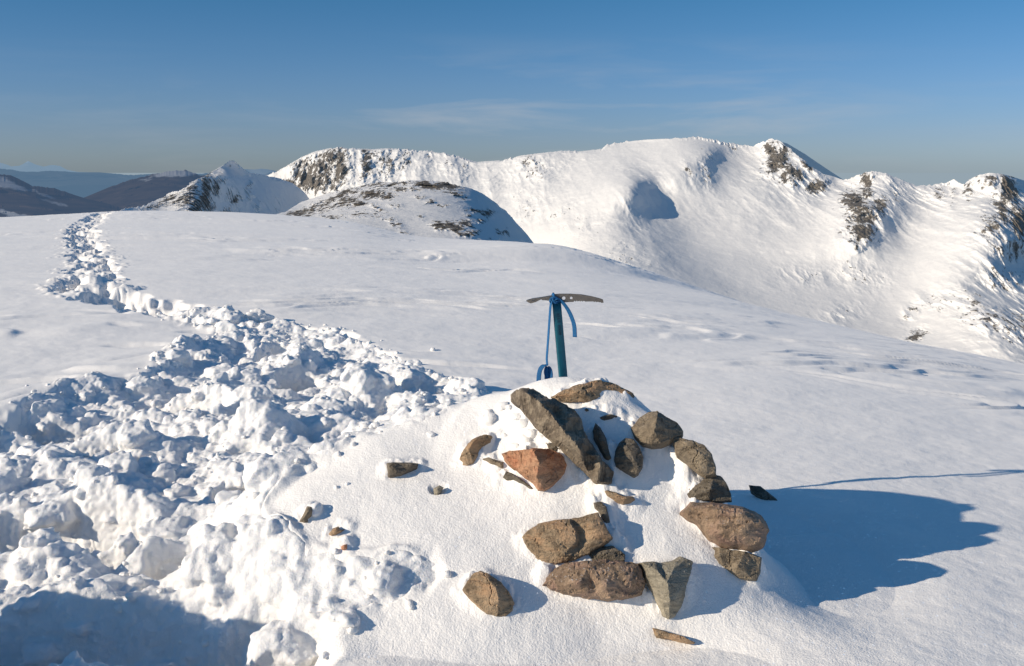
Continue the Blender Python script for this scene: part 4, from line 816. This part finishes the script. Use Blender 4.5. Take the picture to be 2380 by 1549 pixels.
bs = SEA.n('BsdfPrincipled', {'Base Color': (.03, .07, .10, 1), 'Roughness': .25, 'Normal': b}); em = SEA.n('Emission', {0: (.30, .375, .43, 1), 1: 1.0}); dist = SEA.n('VectorMath', {0: co}, operation='LENGTH').outputs['Value']; hf = SEA.math('SUBTRACT', 1.0, SEA.math('EXPONENT', SEA.math('MULTIPLY', dist, -1/11000.0)))  # em, hf: horizon haze painted over the water as glow, stronger far off
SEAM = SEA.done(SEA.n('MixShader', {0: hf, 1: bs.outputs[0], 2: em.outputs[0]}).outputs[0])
xs = [-160000, 160000]; zs = -820.0
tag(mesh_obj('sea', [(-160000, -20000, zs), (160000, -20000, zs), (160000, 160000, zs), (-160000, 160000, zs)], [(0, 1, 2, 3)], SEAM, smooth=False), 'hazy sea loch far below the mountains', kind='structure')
# ================================================================== SKY AND SUN
SUN_EL, SUN_TH = math.radians(21.3), math.radians(22)     # light travels towards +x, turned SUN_TH towards +y
w = bpy.data.worlds.new('World'); bpy.context.scene.world = w; w.use_nodes = True; t = w.node_tree; t.nodes.clear()
N = lambda typ, **k: (lambda nd: ([setattr(nd, a, b) for a, b in k.items()], nd)[1])(t.nodes.new('ShaderNode'+typ)); L = t.links.new
sky = N('TexSky', sky_type='NISHITA', sun_disc=False); sky.sun_elevation = SUN_EL
tv = Vector((-math.cos(SUN_TH), -math.sin(SUN_TH), 0)); sky.sun_rotation = math.atan2(tv.x, tv.y); sky.altitude = 1000; sky.air_density = 1.0; sky.dust_density = .6; sky.ozone_density = 1.6
tc = N('TexCoord'); mp = N('Mapping'); mp.inputs['Scale'].default_value = (1.0, 1.0, 7.5); mp.inputs['Location'].default_value = (1.35, .4, .7); L(tc.outputs['Generated'], mp.inputs[0])
n1 = N('TexNoise'); n1.inputs['Scale'].default_value = 4.6; n1.inputs['Detail'].default_value = 7; n1.inputs['Roughness'].default_value = .55; n1.inputs['Distortion'].default_value = .35; L(mp.outputs[0], n1.inputs[0])
rp_ = N('ValToRGB'); rp_.color_ramp.elements[0].position = .49; rp_.color_ramp.elements[1].position = .74; L(n1.outputs[0], rp_.inputs[0])
sx_ = N('SeparateXYZ'); L(tc.outputs['Generated'], sx_.inputs[0])
band = N('ValToRGB'); L(sx_.outputs[2], band.inputs[0]); e = band.color_ramp.elements; e[0].position = 0.0; e[0].color = (.5, .5, .5, 1); e[1].position = .13; e[1].color = (0, 0, 0, 1); q = e.new(.055); q.color = (.6, .6, .6, 1); q = e.new(.085); q.color = (.22, .22, .22, 1)
xb = N('ValToRGB'); ax_ = N('Math', operation='MULTIPLY_ADD'); ax_.inputs[1].default_value = .5; ax_.inputs[2].default_value = .5; L(sx_.outputs[0], ax_.inputs[0]); L(ax_.outputs[0], xb.inputs[0]); e = xb.color_ramp.elements
e[0].position = .40; e[0].color = (.25, .25, .25, 1); e[1].position = .47; e[1].color = (1, 1, 1, 1)
for p_, c_ in ((.60, (1, 1, 1, 1)), (.68, (.25, .25, .25, 1))): q = e.new(p_); q.color = c_
m0 = N('Math', operation='MULTIPLY'); L(rp_.outputs[0], m0.inputs[0]); L(xb.outputs[0], m0.inputs[1])
mu = N('Math', operation='MULTIPLY'); L(m0.outputs[0], mu.inputs[0]); L(band.outputs[0], mu.inputs[1])
grad = N('ValToRGB'); L(sx_.outputs[2], grad.inputs[0]); e = grad.color_ramp.elements
e[0].position = 0.0; e[0].color = (.49, .65, 1.06, 1); e[1].position = .5; e[1].color = (.46, .95, 1.22, 1)
for p_, c_ in ((.03, (.47, .62, 1.02, 1)), (.08, (.41, .62, .98, 1)), (.17, (.25, .60, .88, 1))): q = e.new(p_); q.color = c_
tint = N('Mix', data_type='RGBA', blend_type='MULTIPLY'); tint.inputs[0].default_value = 1.0; L(grad.outputs[0], tint.inputs[7]); L(sky.outputs[0], tint.inputs[6])
mx = N('Mix', data_type='RGBA'); L(mu.outputs[0], mx.inputs[0]); mx.inputs[7].default_value = (5.4, 5.6, 5.9, 1); L(tint.outputs[2], mx.inputs[6])
bg = N('Background'); bg.inputs[1].default_value = .09; L(mx.outputs[2], bg.inputs[0]); o_ = N('OutputWorld'); L(bg.outputs[0], o_.inputs[0])
sun = bpy.data.lights.new('sun', 'SUN'); sun.energy = 5.0; sun.angle = math.radians(.5); sun.color = (1, .865, .69)
so = bpy.data.objects.new('sun', sun); C.objects.link(so)
dv = Vector((math.cos(SUN_TH)*math.cos(SUN_EL), math.sin(SUN_TH)*math.cos(SUN_EL), -math.sin(SUN_EL))); so.rotation_euler = dv.to_track_quat('-Z', 'Y').to_euler()
cam = bpy.data.cameras.new('camera'); co_ = bpy.data.objects.new('camera', cam); C.objects.link(co_); cam.sensor_width = 36; cam.lens = F/2380*36; cam.clip_start = .05; cam.clip_end = 400000
co_.location = (0, 0, 0); co_.rotation_euler = (math.pi/2-PITCH, 0, 0)
S = bpy.context.scene; S.camera = co_; S.view_settings.view_transform = 'Standard'; S.view_settings.look = 'None'; S.view_settings.exposure = 0; S.view_settings.gamma = 1
S.cycles.use_denoising = True
